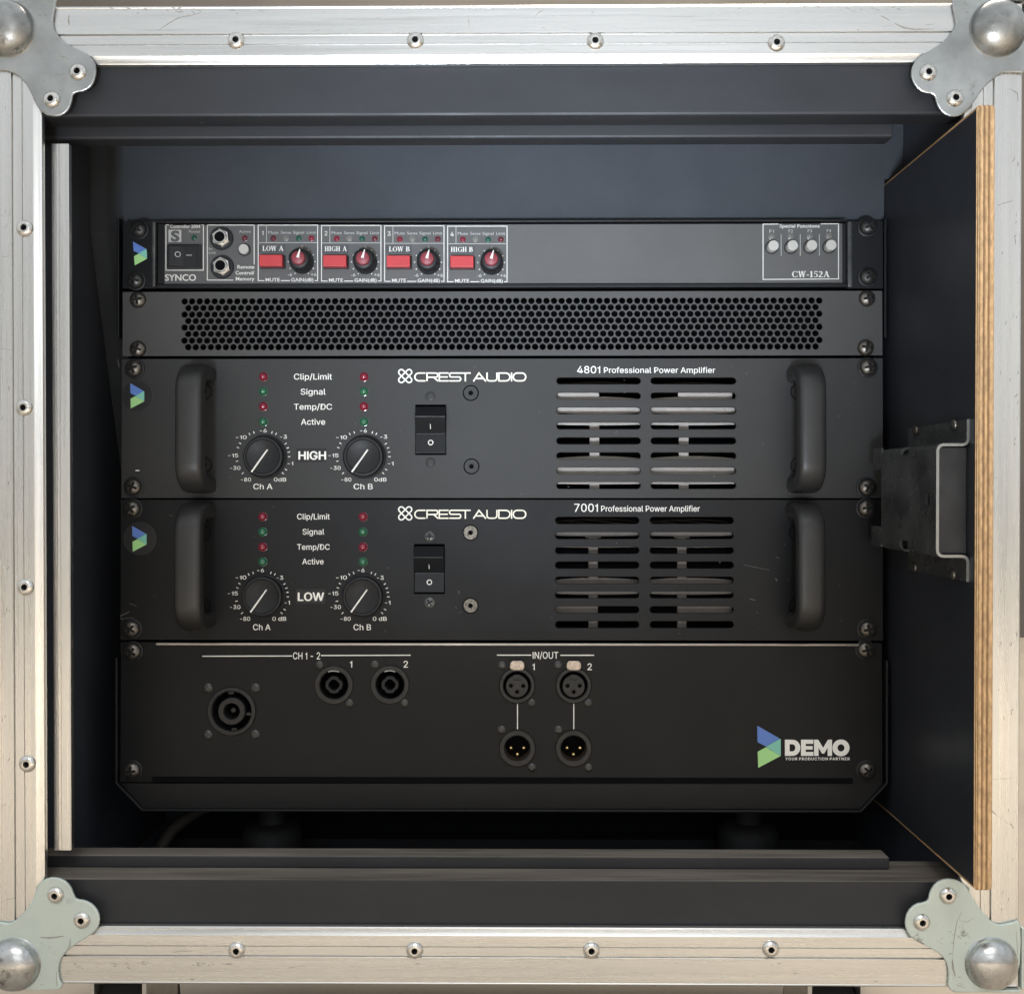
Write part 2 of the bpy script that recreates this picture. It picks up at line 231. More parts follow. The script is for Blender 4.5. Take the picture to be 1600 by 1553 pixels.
# outlines of a plain grotesque alphabet: character -> (advance, closed loops x, y, x, y ...), capitals 509 high
SANS = {'(':(273,[(89,207,90,244,94,283,101,324,109,364,119,403,132,441,145,477,160,510,177,539,236,539,219,503,204,466,191,428,179,390,169,351,161,313,156,276,152,241,151,207,152,176,155,145,160,115,167,83,177,50,188,16,202,-19,218,-57,236,-96,177,-96,150,-46,128,4,111,55,99,106,92,156)]),')':(273,[(37,-96,56,-56,72,-18,86,18,97,52,106,85,113,116,118,147,121,177,122,207,121,241,117,276,112,313,104,351,94,390,82,428,69,466,54,503,37,539,97,539,113,510,128,477,142,441,154,403,164,364,173,323,179,283,183,244,184,207,182,156,174,104,161,53,144,3,123,-47,97,-96)]),'+':(453,[(198,34,198,364,255,364,255,34),(61,172,61,226,391,226,391,172)]),'-':(453,[(337,244,337,188,114,188,114,244)]),'/':(249,[(235,533,71,-76,14,-76,178,533)]),'0':(453,[(227,-7,191,-3,158,7,130,24,105,48,85,77,69,113,57,155,50,202,48,254,50,306,57,353,69,395,85,431,106,461,130,484,159,502,191,512,227,516,262,512,295,502,323,484,348,461,368,431,384,395,396,353,403,306,405,254,403,202,396,155,384,113,368,77,348,48,323,24,295,7,263,-3),(227,50,250,52,271,60,290,74,306,92,320,116,330,144,338,176,342,213,344,254,342,295,338,332,330,365,320,393,306,416,290,435,271,449,250,457,227,460,203,457,182,449,163,435,147,416,134,393,123,365,115,332,111,295,109,254,111,213,115,176,123,144,134,116,147,92,163,74,182,60,203,52)]),'1':(453,[(76,0,76,55,391,55,391,0),(276,509,276,0,212,0,212,448,209,448,86,358,86,427,198,509)]),'2':(453,[(64,0,64,47,234,229,252,248,268,266,282,282,294,298,303,312,311,327,316,341,319,356,320,371,319,389,315,405,308,419,298,431,287,441,273,449,258,455,241,458,224,460,205,458,188,454,172,447,159,438,148,427,139,413,132,398,128,381,127,362,66,362,68,391,75,418,86,442,102,464,121,482,143,496,168,507,196,513,225,516,254,513,281,507,306,497,328,482,346,465,361,445,372,423,379,398,381,372,380,354,377,336,371,318,363,299,351,280,336,259,317,235,294,209,267,180,153,60,153,57,389,57,389,0)]),'3':(453,[(218,-7,188,-5,159,1,133,10,108,22,88,38,70,57,57,79,48,104,44,132,109,132,112,115,118,100,126,87,137,76,150,66,165,59,182,54,200,51,219,50,239,51,258,55,275,61,291,69,304,80,315,93,323,108,328,125,329,145,328,163,323,180,316,196,306,211,292,223,275,234,254,241,229,246,201,248,157,248,157,299,288,448,288,452,70,452,70,509,372,509,372,461,211,278,211,289,247,290,279,286,308,276,333,262,354,244,371,222,383,198,391,173,393,145,390,116,383,90,370,66,354,45,333,27,309,12,281,2,251,-5)]),'4':(453,[(40,105,40,158,247,509,311,509,109,166,109,163,413,163,413,105),(282,0,282,121,282,146,282,318,343,318,343,0)]),'5':(453,[(221,-7,192,-5,165,1,140,11,118,25,99,41,83,60,71,82,63,105,60,130,122,130,125,115,130,102,138,89,148,78,160,68,173,60,188,54,204,51,221,50,241,51,259,56,276,64,291,75,304,89,314,104,322,122,326,141,328,162,326,183,321,203,314,221,303,237,290,251,275,262,257,270,238,275,218,277,201,276,184,273,167,268,152,262,139,255,128,246,67,253,96,509,366,509,366,452,151,452,134,301,136,301,148,311,162,318,178,325,194,330,212,333,229,334,252,332,274,328,294,321,313,311,330,299,345,285,358,269,370,251,379,231,386,210,390,187,391,163,388,132,381,102,369,76,352,52,332,32,309,15,282,3,253,-4)]),'6':(453,[(226,-7,196,-4,168,3,142,15,119,31,100,51,84,74,73,101,66,130,64,162,65,187,71,212,80,239,93,268,112,302,137,340,252,509,322,509,151,261,145,261,151,270,157,279,165,288,174,295,184,302,196,307,208,311,221,313,235,314,265,312,291,305,316,295,337,280,355,262,370,240,380,215,387,187,389,157,387,127,379,98,368,73,352,50,333,30,310,14,284,3,257,-4),(226,48,245,50,263,55,279,63,293,73,304,86,314,101,322,119,326,137,327,157,326,178,322,196,314,213,304,228,293,241,279,251,263,259,245,264,226,265,207,264,190,259,174,252,160,241,148,229,138,214,131,197,126,179,125,158,126,138,131,119,138,102,148,86,160,73,174,63,190,55,207,50)]),'7':(453,[(97,0,323,448,323,452,62,452,62,509,391,509,391,449,165,0)]),'8':(453,[(226,-7,193,-5,163,1,136,11,111,25,91,42,74,62,62,84,54,109,52,135,53,156,58,176,65,195,75,212,87,228,101,241,117,252,134,260,153,265,153,267,129,276,109,289,93,308,80,330,73,354,70,380,73,405,79,429,90,450,106,469,124,485,146,498,170,508,197,514,226,516,255,514,282,508,306,498,328,485,346,469,361,450,373,429,379,405,382,380,379,354,372,330,359,308,343,289,323,276,300,267,300,265,319,260,335,252,351,241,365,228,377,212,387,195,395,176,399,156,401,135,398,109,391,84,378,62,362,42,341,25,317,11,289,1,259,-5),(226,49,248,50,267,54,285,60,300,69,313,79,323,91,331,106,335,121,337,139,335,157,330,173,322,189,312,202,298,213,283,223,265,230,247,234,226,235,206,234,187,230,169,223,154,213,140,202,130,189,122,173,117,157,115,139,117,121,121,106,129,91,139,79,152,69,167,60,185,54,205,50),(226,290,244,291,260,294,274,300,287,308,298,318,307,330,314,344,318,359,319,376,318,392,314,407,308,420,299,432,288,442,275,449,260,455,244,459,226,460,208,459,192,455,177,449,164,442,153,432,145,420,138,407,134,392,133,376,134,359,138,344,145,330,154,318,165,308,178,300,193,294,209,291)]),'A':(480,[(16,0,201,509,276,509,463,0,395,0,287,302,280,323,272,346,264,372,255,402,244,438,232,478,245,478,233,437,222,402,213,371,204,345,197,322,191,302,85,0),(110,142,110,199,370,199,370,142)]),'B':(456,[(60,0,60,509,241,509,274,507,304,501,329,491,350,477,367,461,381,442,390,421,396,398,398,374,397,353,393,336,387,320,378,307,368,295,356,286,343,278,329,272,315,267,315,262,331,260,347,254,363,245,378,234,391,220,402,203,411,184,416,161,418,136,416,111,410,88,400,67,386,48,368,31,344,18,317,8,284,2,247,0),(125,57,245,57,281,60,309,67,330,80,344,96,353,115,355,137,354,153,350,169,342,184,333,197,320,209,306,218,289,225,269,229,248,231,125,231),(125,285,238,285,256,287,273,290,288,296,302,304,314,314,323,326,330,340,335,355,336,372,333,393,326,412,313,429,294,442,270,449,240,452,125,452)]),'C':(510,[(267,-7,225,-3,186,7,150,25,119,49,92,79,70,115,53,157,44,203,40,254,44,305,53,352,70,393,92,429,119,459,150,484,186,501,225,512,267,516,293,514,317,511,340,504,362,496,383,485,402,471,419,456,435,438,448,418,459,397,467,373,473,348,408,348,404,365,397,380,389,395,380,407,369,418,357,428,344,437,330,444,315,449,300,453,284,455,267,456,237,453,209,445,184,432,161,414,141,391,125,364,113,332,106,295,103,254,106,213,113,177,125,145,141,117,161,94,184,76,210,63,237,56,267,53,284,54,300,56,315,60,330,65,344,72,357,81,369,90,380,102,389,114,397,128,404,144,408,160,473,160,467,135,459,112,448,91,435,71,420,53,402,38,383,24,363,13,341,5,317,-2,293,-6)]),'D':(502,[(219,0,96,0,96,57,215,57,254,60,288,68,318,81,343,99,363,122,379,149,390,181,397,216,399,255,397,294,390,329,379,361,364,388,344,410,320,428,291,441,258,449,221,452,93,452,93,509,225,509,273,505,315,495,353,478,385,455,412,426,433,391,449,351,458,306,462,255,458,205,449,159,433,119,411,83,384,54,351,31,312,14,268,3),(125,509,125,0,60,0,60,509)]),'E':(419,[(60,0,60,509,372,509,372,452,125,452,125,286,355,286,355,229,125,229,125,57,375,57,375,0)]),'F':(410,[(60,0,60,509,369,509,369,452,125,452,125,278,346,278,346,221,125,221,125,0)]),'G':(520,[(269,-7,225,-3,185,7,149,25,118,49,91,79,69,116,53,157,43,203,40,254,43,305,53,352,69,393,91,429,117,459,149,484,184,501,223,512,265,516,291,514,316,510,340,504,363,494,384,483,403,469,421,453,436,436,449,416,460,395,468,373,474,349,408,349,402,365,395,379,387,393,378,406,368,417,356,427,344,436,330,443,315,448,300,453,283,455,265,456,236,453,209,445,183,432,160,414,141,392,125,364,113,332,106,295,103,254,106,213,113,177,125,145,141,117,161,95,184,76,210,63,238,56,269,53,296,55,322,61,345,71,365,85,382,102,396,123,407,147,413,173,415,202,434,199,283,199,283,256,478,256,478,200,475,160,466,124,451,91,431,62,406,38,377,19,344,5,308,-4)]),'H':(517,[(60,0,60,509,125,509,125,289,392,289,392,509,457,509,457,0,392,0,392,232,125,232,125,0)]),'I':(300,[(31,0,31,57,118,57,118,452,31,452,31,509,269,509,269,452,183,452,183,57,269,57,269,0)]),'L':(393,[(60,0,60,509,125,509,125,57,361,57,361,0)]),'M':(628,[(60,0,60,509,152,509,277,187,280,179,284,170,287,159,299,123,303,110,307,97,311,84,322,49,307,49,318,83,330,121,342,158,346,169,349,179,352,187,476,509,568,509,568,0,504,0,504,291,504,327,505,369,506,413,507,457,513,457,508,441,503,425,498,409,482,363,477,348,472,335,467,322,456,291,342,0,286,0,170,291,167,300,163,310,159,321,145,361,140,376,134,392,129,408,124,424,118,441,112,457,119,457,120,416,121,372,122,328,122,291,122,0)]),'N':(523,[(60,0,60,509,136,509,343,183,349,174,355,163,363,151,371,137,379,122,388,107,396,90,405,73,414,55,405,54,403,72,402,90,401,108,400,126,399,142,399,157,399,195,399,509,463,509,463,0,387,0,202,290,194,303,186,317,177,331,168,346,159,363,148,381,108,452,119,454,122,384,123,363,124,345,124,328,125,313,125,301,125,291,125,0)]),'O':(533,[(267,-7,225,-3,186,7,150,25,119,49,92,79,70,115,53,157,44,203,40,254,44,305,53,352,70,393,92,429,119,459,150,484,186,501,225,512,267,516,309,512,348,501,384,484,415,459,442,429,464,393,480,352,490,305,493,254,490,203,480,157,464,115,442,79,415,49,384,25,348,7,309,-3),(267,53,296,55,324,63,349,76,372,94,392,116,408,144,420,176,428,213,430,254,428,295,420,332,408,365,392,392,372,415,349,433,324,446,296,453,267,456,237,453,210,445,184,433,161,415,142,392,125,364,113,332,106,295,103,254,106,213,113,176,125,144,142,117,161,94,184,76,210,63,237,55)]),'P':(445,[(60,0,60,509,235,509,272,506,305,499,332,487,356,471,375,452,390,430,400,404,407,377,409,348,407,318,400,291,390,265,375,243,356,223,332,207,305,195,272,188,235,186,109,186,109,242,233,242,257,244,279,248,297,256,312,266,324,279,333,294,339,310,343,328,344,348,343,367,339,385,333,402,324,416,312,428,297,439,279,446,257,451,232,452,125,452,125,0)]),'R':(449,[(60,0,60,509,236,509,273,506,305,500,333,489,356,473,376,455,390,433,401,408,407,381,409,352,407,323,401,296,390,271,376,250,356,232,333,217,305,206,273,200,236,198,96,198,96,255,234,255,258,256,280,260,298,267,313,276,325,287,334,300,340,316,344,333,345,352,344,371,340,389,334,405,325,419,313,430,298,440,279,446,258,451,233,452,125,452,125,0),(353,0,230,229,303,229,428,0)]),'S':(447,[(224,-9,188,-7,156,-1,128,9,102,23,81,40,64,60,51,83,42,109,38,137,104,137,108,118,114,102,123,88,136,76,150,66,166,59,185,53,204,50,224,49,246,50,267,54,286,60,303,69,317,79,329,92,338,106,344,122,346,139,344,154,340,168,332,179,322,189,310,197,296,205,280,211,263,217,245,222,184,239,145,253,112,269,86,289,67,313,56,341,52,372,54,400,62,425,75,448,92,468,113,484,138,498,165,508,195,514,227,516,259,514,289,508,316,498,340,484,360,468,377,449,390,427,398,403,401,378,337,378,332,402,320,421,302,437,280,449,254,456,225,459,204,457,185,454,167,448,152,440,139,430,129,418,121,405,117,391,115,376,117,359,122,345,131,334,142,324,155,315,169,308,184,302,198,297,212,293,264,279,279,275,295,270,312,264,328,256,344,248,359,238,372,226,384,213,395,198,402,180,407,161,408,139,406,112,399,87,386,64,370,43,349,25,323,11,294,0,261,-7)]),'T':(449,[(32,452,32,509,417,509,417,452,257,452,257,0,193,0,193,452)]),'U':(517,[(259,-8,220,-6,186,2,154,15,126,33,103,55,85,80,71,108,63,140,60,173,60,509,124,509,124,178,126,155,132,133,141,113,153,95,169,80,187,68,208,59,232,53,259,52,285,53,309,59,331,68,349,80,364,95,377,113,385,133,391,155,393,178,393,509,457,509,457,173,454,140,446,108,433,80,414,55,391,33,363,15,332,2,297,-6)]),'W':(686,[(155,0,16,509,82,509,163,196,167,179,172,162,175,145,179,128,183,111,187,94,190,76,194,58,197,40,189,40,193,58,196,76,200,94,203,111,207,128,211,145,215,162,220,179,224,196,306,509,380,509,462,196,466,179,470,162,474,145,478,128,482,111,486,94,490,76,494,58,497,40,488,40,492,58,495,76,499,94,503,111,506,128,510,145,523,196,603,509,670,509,530,0,455,0,368,323,362,345,357,368,351,391,346,417,341,445,336,475,350,475,345,446,340,420,335,395,330,371,324,347,318,323,230,0)]),'Y':(472,[(203,0,203,208,16,509,91,509,192,344,203,327,213,309,222,292,231,274,240,254,250,230,224,230,233,254,242,275,251,293,260,310,270,327,280,344,381,509,455,509,268,208,268,0)]),'a':(389,[(160,-9,137,-7,115,-3,94,5,76,15,60,29,48,45,38,63,32,84,30,108,32,128,36,146,43,161,53,174,64,184,78,193,92,200,108,206,125,211,143,214,161,217,178,220,200,223,218,225,234,227,247,229,257,231,265,235,271,240,274,246,276,255,276,257,275,272,272,285,267,297,260,307,251,315,240,322,227,327,212,330,196,331,178,330,163,327,149,322,137,316,127,309,118,301,110,292,104,283,100,274,41,291,51,313,64,331,79,346,95,358,114,368,133,375,153,380,173,383,194,384,208,384,223,382,239,379,255,375,271,369,286,360,300,350,312,336,322,320,330,301,335,278,337,251,337,0,277,0,277,52,272,52,267,43,260,34,252,25,242,16,229,8,215,1,199,-4,181,-7),(170,45,192,47,211,51,228,59,242,68,254,80,263,93,270,108,274,122,276,138,276,190,272,187,267,184,259,182,251,180,241,178,231,176,221,174,210,173,200,171,175,168,161,166,147,163,134,159,122,153,112,147,103,139,97,130,93,118,92,105,93,93,96,82,102,72,109,64,119,57,130,52,142,48,156,46)]),'c':(396,[(207,-8,174,-5,144,3,117,16,93,35,72,58,56,85,44,116,37,150,34,187,37,225,44,260,56,291,72,318,93,341,117,360,144,374,174,382,207,384,226,384,243,381,260,377,276,371,291,364,305,356,318,346,330,335,340,322,349,308,356,293,362,277,303,262,300,272,295,281,290,289,284,297,278,304,270,311,261,316,252,321,242,325,231,328,220,329,207,330,184,328,163,321,145,310,130,296,118,278,108,258,102,236,98,212,96,187,98,163,102,139,108,117,118,97,130,80,145,66,163,55,184,49,207,46,220,47,232,49,243,52,253,55,262,60,271,66,279,73,285,80,292,89,297,98,301,107,304,117,363,102,357,86,350,70,341,56,331,43,319,32,306,21,292,12,277,5,261,-1,244,-5,226,-7)]),'d':(424,[(195,-8,165,-6,137,3,111,16,89,34,70,57,55,84,43,116,36,151,34,189,36,227,43,261,55,293,70,320,89,342,112,361,137,374,165,382,196,384,218,383,237,379,253,373,267,364,278,355,287,346,295,336,301,327,306,319,311,319,311,509,372,509,372,0,313,0,313,59,307,59,301,50,295,41,287,31,277,21,266,12,252,4,236,-3,217,-7),(205,47,226,49,246,55,263,65,278,78,290,95,299,115,306,138,310,162,312,189,310,216,306,241,300,263,290,282,278,299,263,312,246,322,227,328,205,330,182,328,162,322,145,311,130,298,118,281,108,261,102,239,98,215,96,189,98,163,102,139,109,117,118,97,130,80,145,66,162,55,182,49)]),'e':(404,[(212,-8,177,-5,145,3,117,16,92,35,72,58,56,85,44,116,37,150,34,187,36,224,44,258,55,290,71,317,91,340,115,359,142,373,172,382,205,384,226,383,246,380,266,374,285,366,303,355,319,341,334,324,347,305,357,282,365,256,370,227,371,194,371,169,75,169,75,221,338,221,310,202,308,226,304,248,298,269,288,286,277,301,263,314,246,323,227,328,205,330,183,328,164,323,146,313,131,301,119,286,109,270,102,251,97,231,96,211,96,178,98,151,102,127,110,106,121,88,135,73,151,61,169,53,190,48,212,46,227,47,241,49,254,53,265,58,276,65,285,73,294,82,300,93,306,105,365,91,358,72,348,55,335,39,320,26,302,14,283,4,261,-3,237,-7)]),'f':(254,[(228,379,228,327,6,327,6,379),(81,0,81,432,82,452,87,470,96,486,107,499,120,510,135,519,152,525,169,529,187,530,201,530,212,529,222,527,231,525,238,523,243,521,227,468,215,472,209,473,202,474,195,474,178,472,164,468,154,460,147,449,143,435,142,419,142,0)]),'g':(425,[(207,-151,180,-149,156,-146,134,-140,114,-132,97,-122,82,-110,70,-97,59,-84,51,-69,101,-41,107,-49,114,-57,122,-66,131,-74,142,-82,154,-88,169,-93,187,-96,207,-97,236,-95,261,-87,282,-75,298,-58,308,-34,311,-6,311,68,306,68,301,60,294,51,287,41,277,32,266,23,252,16,236,10,217,6,195,5,165,7,138,14,113,27,90,43,71,65,55,90,43,120,36,154,34,191,36,229,43,263,55,293,71,320,90,342,112,361,138,374,166,382,196,384,218,383,237,379,253,373,267,365,279,356,288,346,296,336,302,327,308,319,313,319,313,379,372,379,372,-9,370,-40,363,-67,350,-90,334,-109,314,-124,291,-136,265,-144,237,-149),(205,59,227,61,246,66,264,75,278,87,290,103,300,121,307,142,311,166,312,193,311,219,307,242,300,264,291,283,279,299,264,312,247,322,227,328,205,330,182,328,163,322,145,312,130,298,118,282,109,262,102,241,98,218,96,193,98,167,102,144,109,123,118,104,131,88,145,76,163,66,183,61)]),'h':(410,[(114,227,114,0,53,0,53,509,114,509,114,287,102,287,116,319,132,344,152,362,175,374,200,382,227,384,252,383,275,377,295,369,313,356,328,340,341,321,350,298,355,271,357,240,357,0,296,0,296,235,293,263,286,286,273,304,256,318,235,326,210,329,192,328,176,324,161,317,147,308,136,297,126,283,119,266,115,248)]),'i':(167,[(53,0,53,379,114,379,114,0),(84,443,73,444,63,448,54,455,47,463,43,472,41,483,43,494,47,504,54,512,63,518,73,522,84,524,95,522,105,518,114,512,121,504,125,494,126,483,125,472,121,463,114,455,105,448,95,444)]),'l':(189,[(139,-2,112,0,91,8,74,20,62,37,55,59,53,84,53,509,114,509,114,99,114,83,117,71,120,62,126,57,135,53,146,52,160,53,170,54,181,3,175,1,169,0,162,-1,154,-2,147,-2)]),'m':(610,[(53,0,53,379,112,379,112,295,108,295,114,314,122,331,132,346,144,358,158,368,172,376,187,382,203,385,219,386,245,383,268,375,287,361,303,342,314,320,321,295,312,295,318,312,326,329,337,343,350,356,364,366,381,375,398,381,417,385,437,386,458,385,478,380,497,372,514,361,529,346,541,328,550,307,555,283,557,255,557,0,496,0,496,254,493,279,485,298,473,313,456,323,438,329,419,330,402,329,387,326,374,320,363,312,353,302,345,290,340,277,336,263,335,247,335,0,274,0,274,260,272,280,265,297,253,311,238,322,220,328,199,330,185,329,171,326,158,320,145,312,135,302,126,289,119,274,115,257,114,238,114,0)]),'n':(410,[(114,227,114,0,53,0,53,379,112,379,112,287,102,287,116,319,132,344,152,362,175,374,200,382,227,384,252,383,275,377,295,369,313,356,328,340,341,321,350,298,355,271,357,240,357,0,296,0,296,235,293,263,286,286,273,304,256,318,235,326,210,329,192,328,176,324,161,317,147,308,136,297,126,283,119,266,115,248)]),'o':(415,[(207,-8,174,-5,144,3,117,16,93,35,72,58,56,85,44,116,37,150,34,187,37,225,44,260,56,291,72,318,93,341,117,360,144,374,174,382,207,384,241,382,271,374,299,360,323,341,343,318,359,291,371,260,379,225,381,187,379,150,371,116,359,85,343,58,323,35,299,16,271,3,241,-5),(207,46,231,49,252,55,270,66,285,80,298,97,307,117,314,139,318,163,319,187,318,212,314,236,307,258,298,278,285,296,270,310,252,321,231,328,207,330,184,328,163,321,145,310,130,296,118,278,108,258,102,236,98,212,96,187,98,163,102,139,108,117,118,97,130,80,145,66,163,55,184,49)]),'p':(424,[(53,-143,53,379,112,379,112,319,118,319,123,327,130,336,137,346,147,355,158,364,171,373,188,379,207,383,229,384,259,382,287,374,313,361,335,342,354,320,370,293,381,261,388,227,390,189,388,151,381,116,370,84,355,57,336,34,313,16,288,3,260,-6,229,-8,208,-7,189,-3,173,4,159,12,147,21,138,31,130,41,124,50,118,59,114,59,114,-143),(220,47,242,49,262,55,279,66,294,80,306,97,316,117,323,139,327,163,328,189,327,215,323,239,316,261,307,281,295,298,280,311,262,322,243,328,220,330,198,328,178,322,161,312,147,299,134,282,125,263,118,241,114,216,113,189,114,162,118,138,125,115,135,95,147,78,162,65,179,55,198,49)]),'r':(259,[(53,0,53,379,112,379,112,321,115,321,124,339,137,354,152,367,171,377,191,383,213,385,229,384,243,384,243,322,230,324,223,325,215,326,207,326,190,324,174,321,159,315,146,306,135,296,126,284,119,269,115,254,114,237,114,0)]),'s':(365,[(182,-8,157,-7,133,-3,112,3,93,12,76,24,62,38,50,54,41,73,36,94,94,107,101,87,111,72,124,60,141,52,160,47,181,45,206,47,227,53,244,62,258,74,265,88,268,103,266,115,262,126,254,136,243,144,229,150,212,155,149,170,118,180,92,192,72,208,58,227,50,249,47,274,49,295,55,314,65,332,79,347,95,360,115,370,137,378,161,383,187,384,212,383,234,379,254,372,271,363,286,352,299,339,309,324,318,308,324,290,268,277,262,291,254,304,243,316,228,325,210,331,187,333,166,331,147,326,131,317,119,305,111,292,109,277,110,264,115,253,124,243,136,235,152,229,172,223,229,209,261,200,287,187,306,171,320,153,328,131,331,107,329,85,323,65,312,47,298,31,281,18,260,6,236,-2,210,-7)]),'t':(227,[(204,379,204,327,6,327,6,379),(65,471,126,471,126,98,127,83,130,70,136,61,144,55,156,51,170,50,185,51,202,54,213,2,207,0,200,-2,192,-3,184,-3,176,-4,168,-4,138,-1,113,7,92,21,77,41,68,64,65,93)]),'v':(389,[(163,0,17,379,84,379,165,155,173,132,180,110,187,87,193,64,199,42,206,21,184,21,191,42,197,64,203,87,209,110,216,132,224,155,305,379,371,379,226,0)]),'w':(567,[(138,0,23,379,87,379,133,214,140,190,147,164,154,137,161,107,168,75,175,41,165,41,172,74,179,105,186,135,192,163,199,189,206,214,252,379,316,379,362,214,368,189,375,163,382,136,388,106,395,75,402,41,391,41,399,75,406,106,413,135,420,163,427,189,434,214,480,379,545,379,429,0,368,0,319,172,305,225,300,243,295,262,291,280,277,338,291,338,277,280,272,262,267,243,263,225,258,207,253,189,248,172,199,0)])}
SANS['I'] = (158, [(46, 0, 46, 509, 110, 509, 110, 0)])
SANS['1'] = (268, [(150, 0, 150, 372, 48, 340, 48, 398, 166, 446, 182, 509, 214, 509, 214, 0)])
_gc = {}
def sglyph(c, bold):
    k = (c, bold)
    if k in _gc: return _gc[k]
    cu = bpy.data.curves.new('g', 'CURVE'); cu.dimensions = '2D'; cu.fill_mode = 'BOTH'; cu.offset = bold
    for L in SANS[c][1]:
        sp_ = cu.splines.new('POLY'); n = len(L) // 2; sp_.points.add(n - 1); sp_.use_cyclic_u = True
        for i in range(n): sp_.points[i].co = (L[2 * i] / 509, L[2 * i + 1] / 509, 0, 1)
    o = bpy.data.objects.new('g', cu); COL.objects.link(o); bpy.context.view_layer.update()
    me = bpy.data.meshes.new_from_object(o.evaluated_get(bpy.context.evaluated_depsgraph_get()))
    r = ([(v.co.x, v.co.y) for v in me.vertices], [tuple(p.vertices) for p in me.polygons])
    bpy.data.objects.remove(o); bpy.data.curves.remove(cu); bpy.data.meshes.remove(me)
    _gc[k] = r; return r
def sans(bm, s, x0, x1, base, cap, w=-0.06, bold=0.0, spacing=0.0):
    """plain grotesque lettering between photo x0..x1 (centred on x0 when x1 is None)"""
    x = 0; parts = []
    for c in s:
        if c == ' ': x += 0.37; continue
        parts.append((c, x)); x += SANS[c][0] / 509 + spacing
    P = [(sglyph(c, 0), o) for c, o in parts]
    lo = min(v[0] + o for (V, _), o in P for v in V); hi = max(v[0] + o for (V, _), o in P for v in V)
    sy = cap / (1 + 2 * bold); sx = sy if x1 is None else (x1 - x0) / (hi - lo)
    if x1 is None: x0 = x0 - (hi - lo) * sx / 2
    sh = [(0, 0)] if bold < .004 else [(-bold, 0), (bold, 0), (0, bold * .7), (0, -bold * .7)]
    for (V, Fc), o in P:
        for q, (ex, ey) in enumerate(sh):
            bv = []
            for a, b in V:
                u, v = PR(x0 + (a + o + ex - lo) * sx, base - (b + bold + ey) * sy); bv.append(bm.verts.new((u, w - .006 * q, v)))
            for f in Fc:
                try: bm.faces.new([bv[i] for i in f])
                except ValueError: pass
def line(bm, x0, y0, x1, y1, wd=1.3, w=-0.06):
    stroke(bm, rp([(x0, y0), (x1, y1)]), wd * S, w)
_z = [0]
def zz(w):
    _z[0] = (_z[0] + 1) % 12
    return w - 0.004 * _z[0]
def serif(bm, s, x0, x1, base, cap, w=-0.06):
    """roman bold capitals drawn from strokes (thick stems, thin bars, serifs)"""
    TK, TN = 0.20, 0.075
    def ringarc(G, cx, cy, rx, ry, a0, a1, n=14):
        out, inn = [], []
        for i in range(n + 1):
            a = math.radians(a0 + (a1 - a0) * i / n); t = TN + (TK - TN) * abs(math.cos(a))
            out.append((cx + rx * math.cos(a), cy + ry * math.sin(a))); inn.append((cx + (rx - t) * math.cos(a), cy + (ry - TN) * math.sin(a)))
        for i in range(n): G.append([out[i], out[i + 1], inn[i + 1], inn[i]])
    def ln(G, x0, y0, x1, y1, t):
        d = Vector((x1 - x0, y1 - y0)).normalized(); nx, ny = -d.y * t / 2, d.x * t / 2
        G.append([(x0 + nx, y0 + ny), (x1 + nx, y1 + ny), (x1 - nx, y1 - ny), (x0 - nx, y0 - ny)])
    def sf(G, x, y, wd=0.34): ln(G, x - wd / 2, y, x + wd / 2, y, TN)
    def glyph(c):
        G = []; h = TN / 2
        if c == 'L': ln(G, .2, 0, .2, 1, TK); ln(G, .02, h, .62, h, TN); ln(G, .6, 0, .6, .3, TN); sf(G, .2, 1 - h); wd = .66
        elif c == 'O': ringarc(G, .4, .5, .4, .5, 0, 360, 24); wd = .8
        elif c == 'W':
            for a in (0, .42): ln(G, .12 + a, 1, .3 + a, 0, TK * .9); ln(G, .3 + a, 0, .48 + a, 1, TN)
            sf(G, .12, 1 - h, .26); sf(G, .54, 1 - h, .26); sf(G, .92, 1 - h, .24); wd = 1.04
        elif c == 'A': ln(G, .12, 0, .4, 1, TN); ln(G, .4, 1, .68, 0, TK); ln(G, .2, .34, .6, .34, TN); sf(G, .12, h, .26); sf(G, .68, h); wd = .84
        elif c == 'H':
            for a in (.17, .63): ln(G, a, 0, a, 1, TK); sf(G, a, h); sf(G, a, 1 - h)
            ln(G, .17, .5, .63, .5, TN); wd = .82
        elif c == 'I': ln(G, .18, 0, .18, 1, TK); sf(G, .18, h); sf(G, .18, 1 - h); wd = .38
        elif c in 'GC':
            ringarc(G, .4, .5, .4, .5, 45, 315, 18); ln(G, .7, .7, .7, 1, TN)
            if c == 'G': ln(G, .66, .04, .66, .42, TK * .9); ln(G, .52, .42, .8, .42, TN)
            else: ln(G, .7, .05, .74, .28, TN)
            wd = .8
        elif c == 'B':
            ln(G, .18, 0, .18, 1, TK); ln(G, .02, 1 - h, .4, 1 - h, TN); ln(G, .02, h, .44, h, TN); ln(G, .18, .53, .4, .53, TN)
            ringarc(G, .38, .765, .27, .235, -90, 90, 8); ringarc(G, .4, .27, .31, .27, -90, 90, 8); wd = .74
        elif c == '1': ln(G, .25, 0, .25, 1, TK); ln(G, .06, .82, .25, .96, TN); sf(G, .25, h, .4); wd = .5
        elif c == '5': ln(G, .14, .93, .54, .93, .13); ln(G, .14, .98, .1, .5, TN); ringarc(G, .26, .32, .31, .32, -140, 130, 12); wd = .6
        elif c == '2': ringarc(G, .28, .7, .27, .3, -30, 165, 10); ln(G, .46, .6, .06, .1, .12); ln(G, .02, .07, .56, .07, .14); wd = .6
        elif c == '-': ln(G, .04, .36, .34, .36, .11); wd = .38
        else: wd = .3
        return G, wd
    x = 0; items = []
    for c in s:
        G, wd = glyph(c)
        items += [[(p[0] + x, p[1]) for p in q] for q in G]; x += wd + .06
    k = (x1 - x0) / (x - .06)
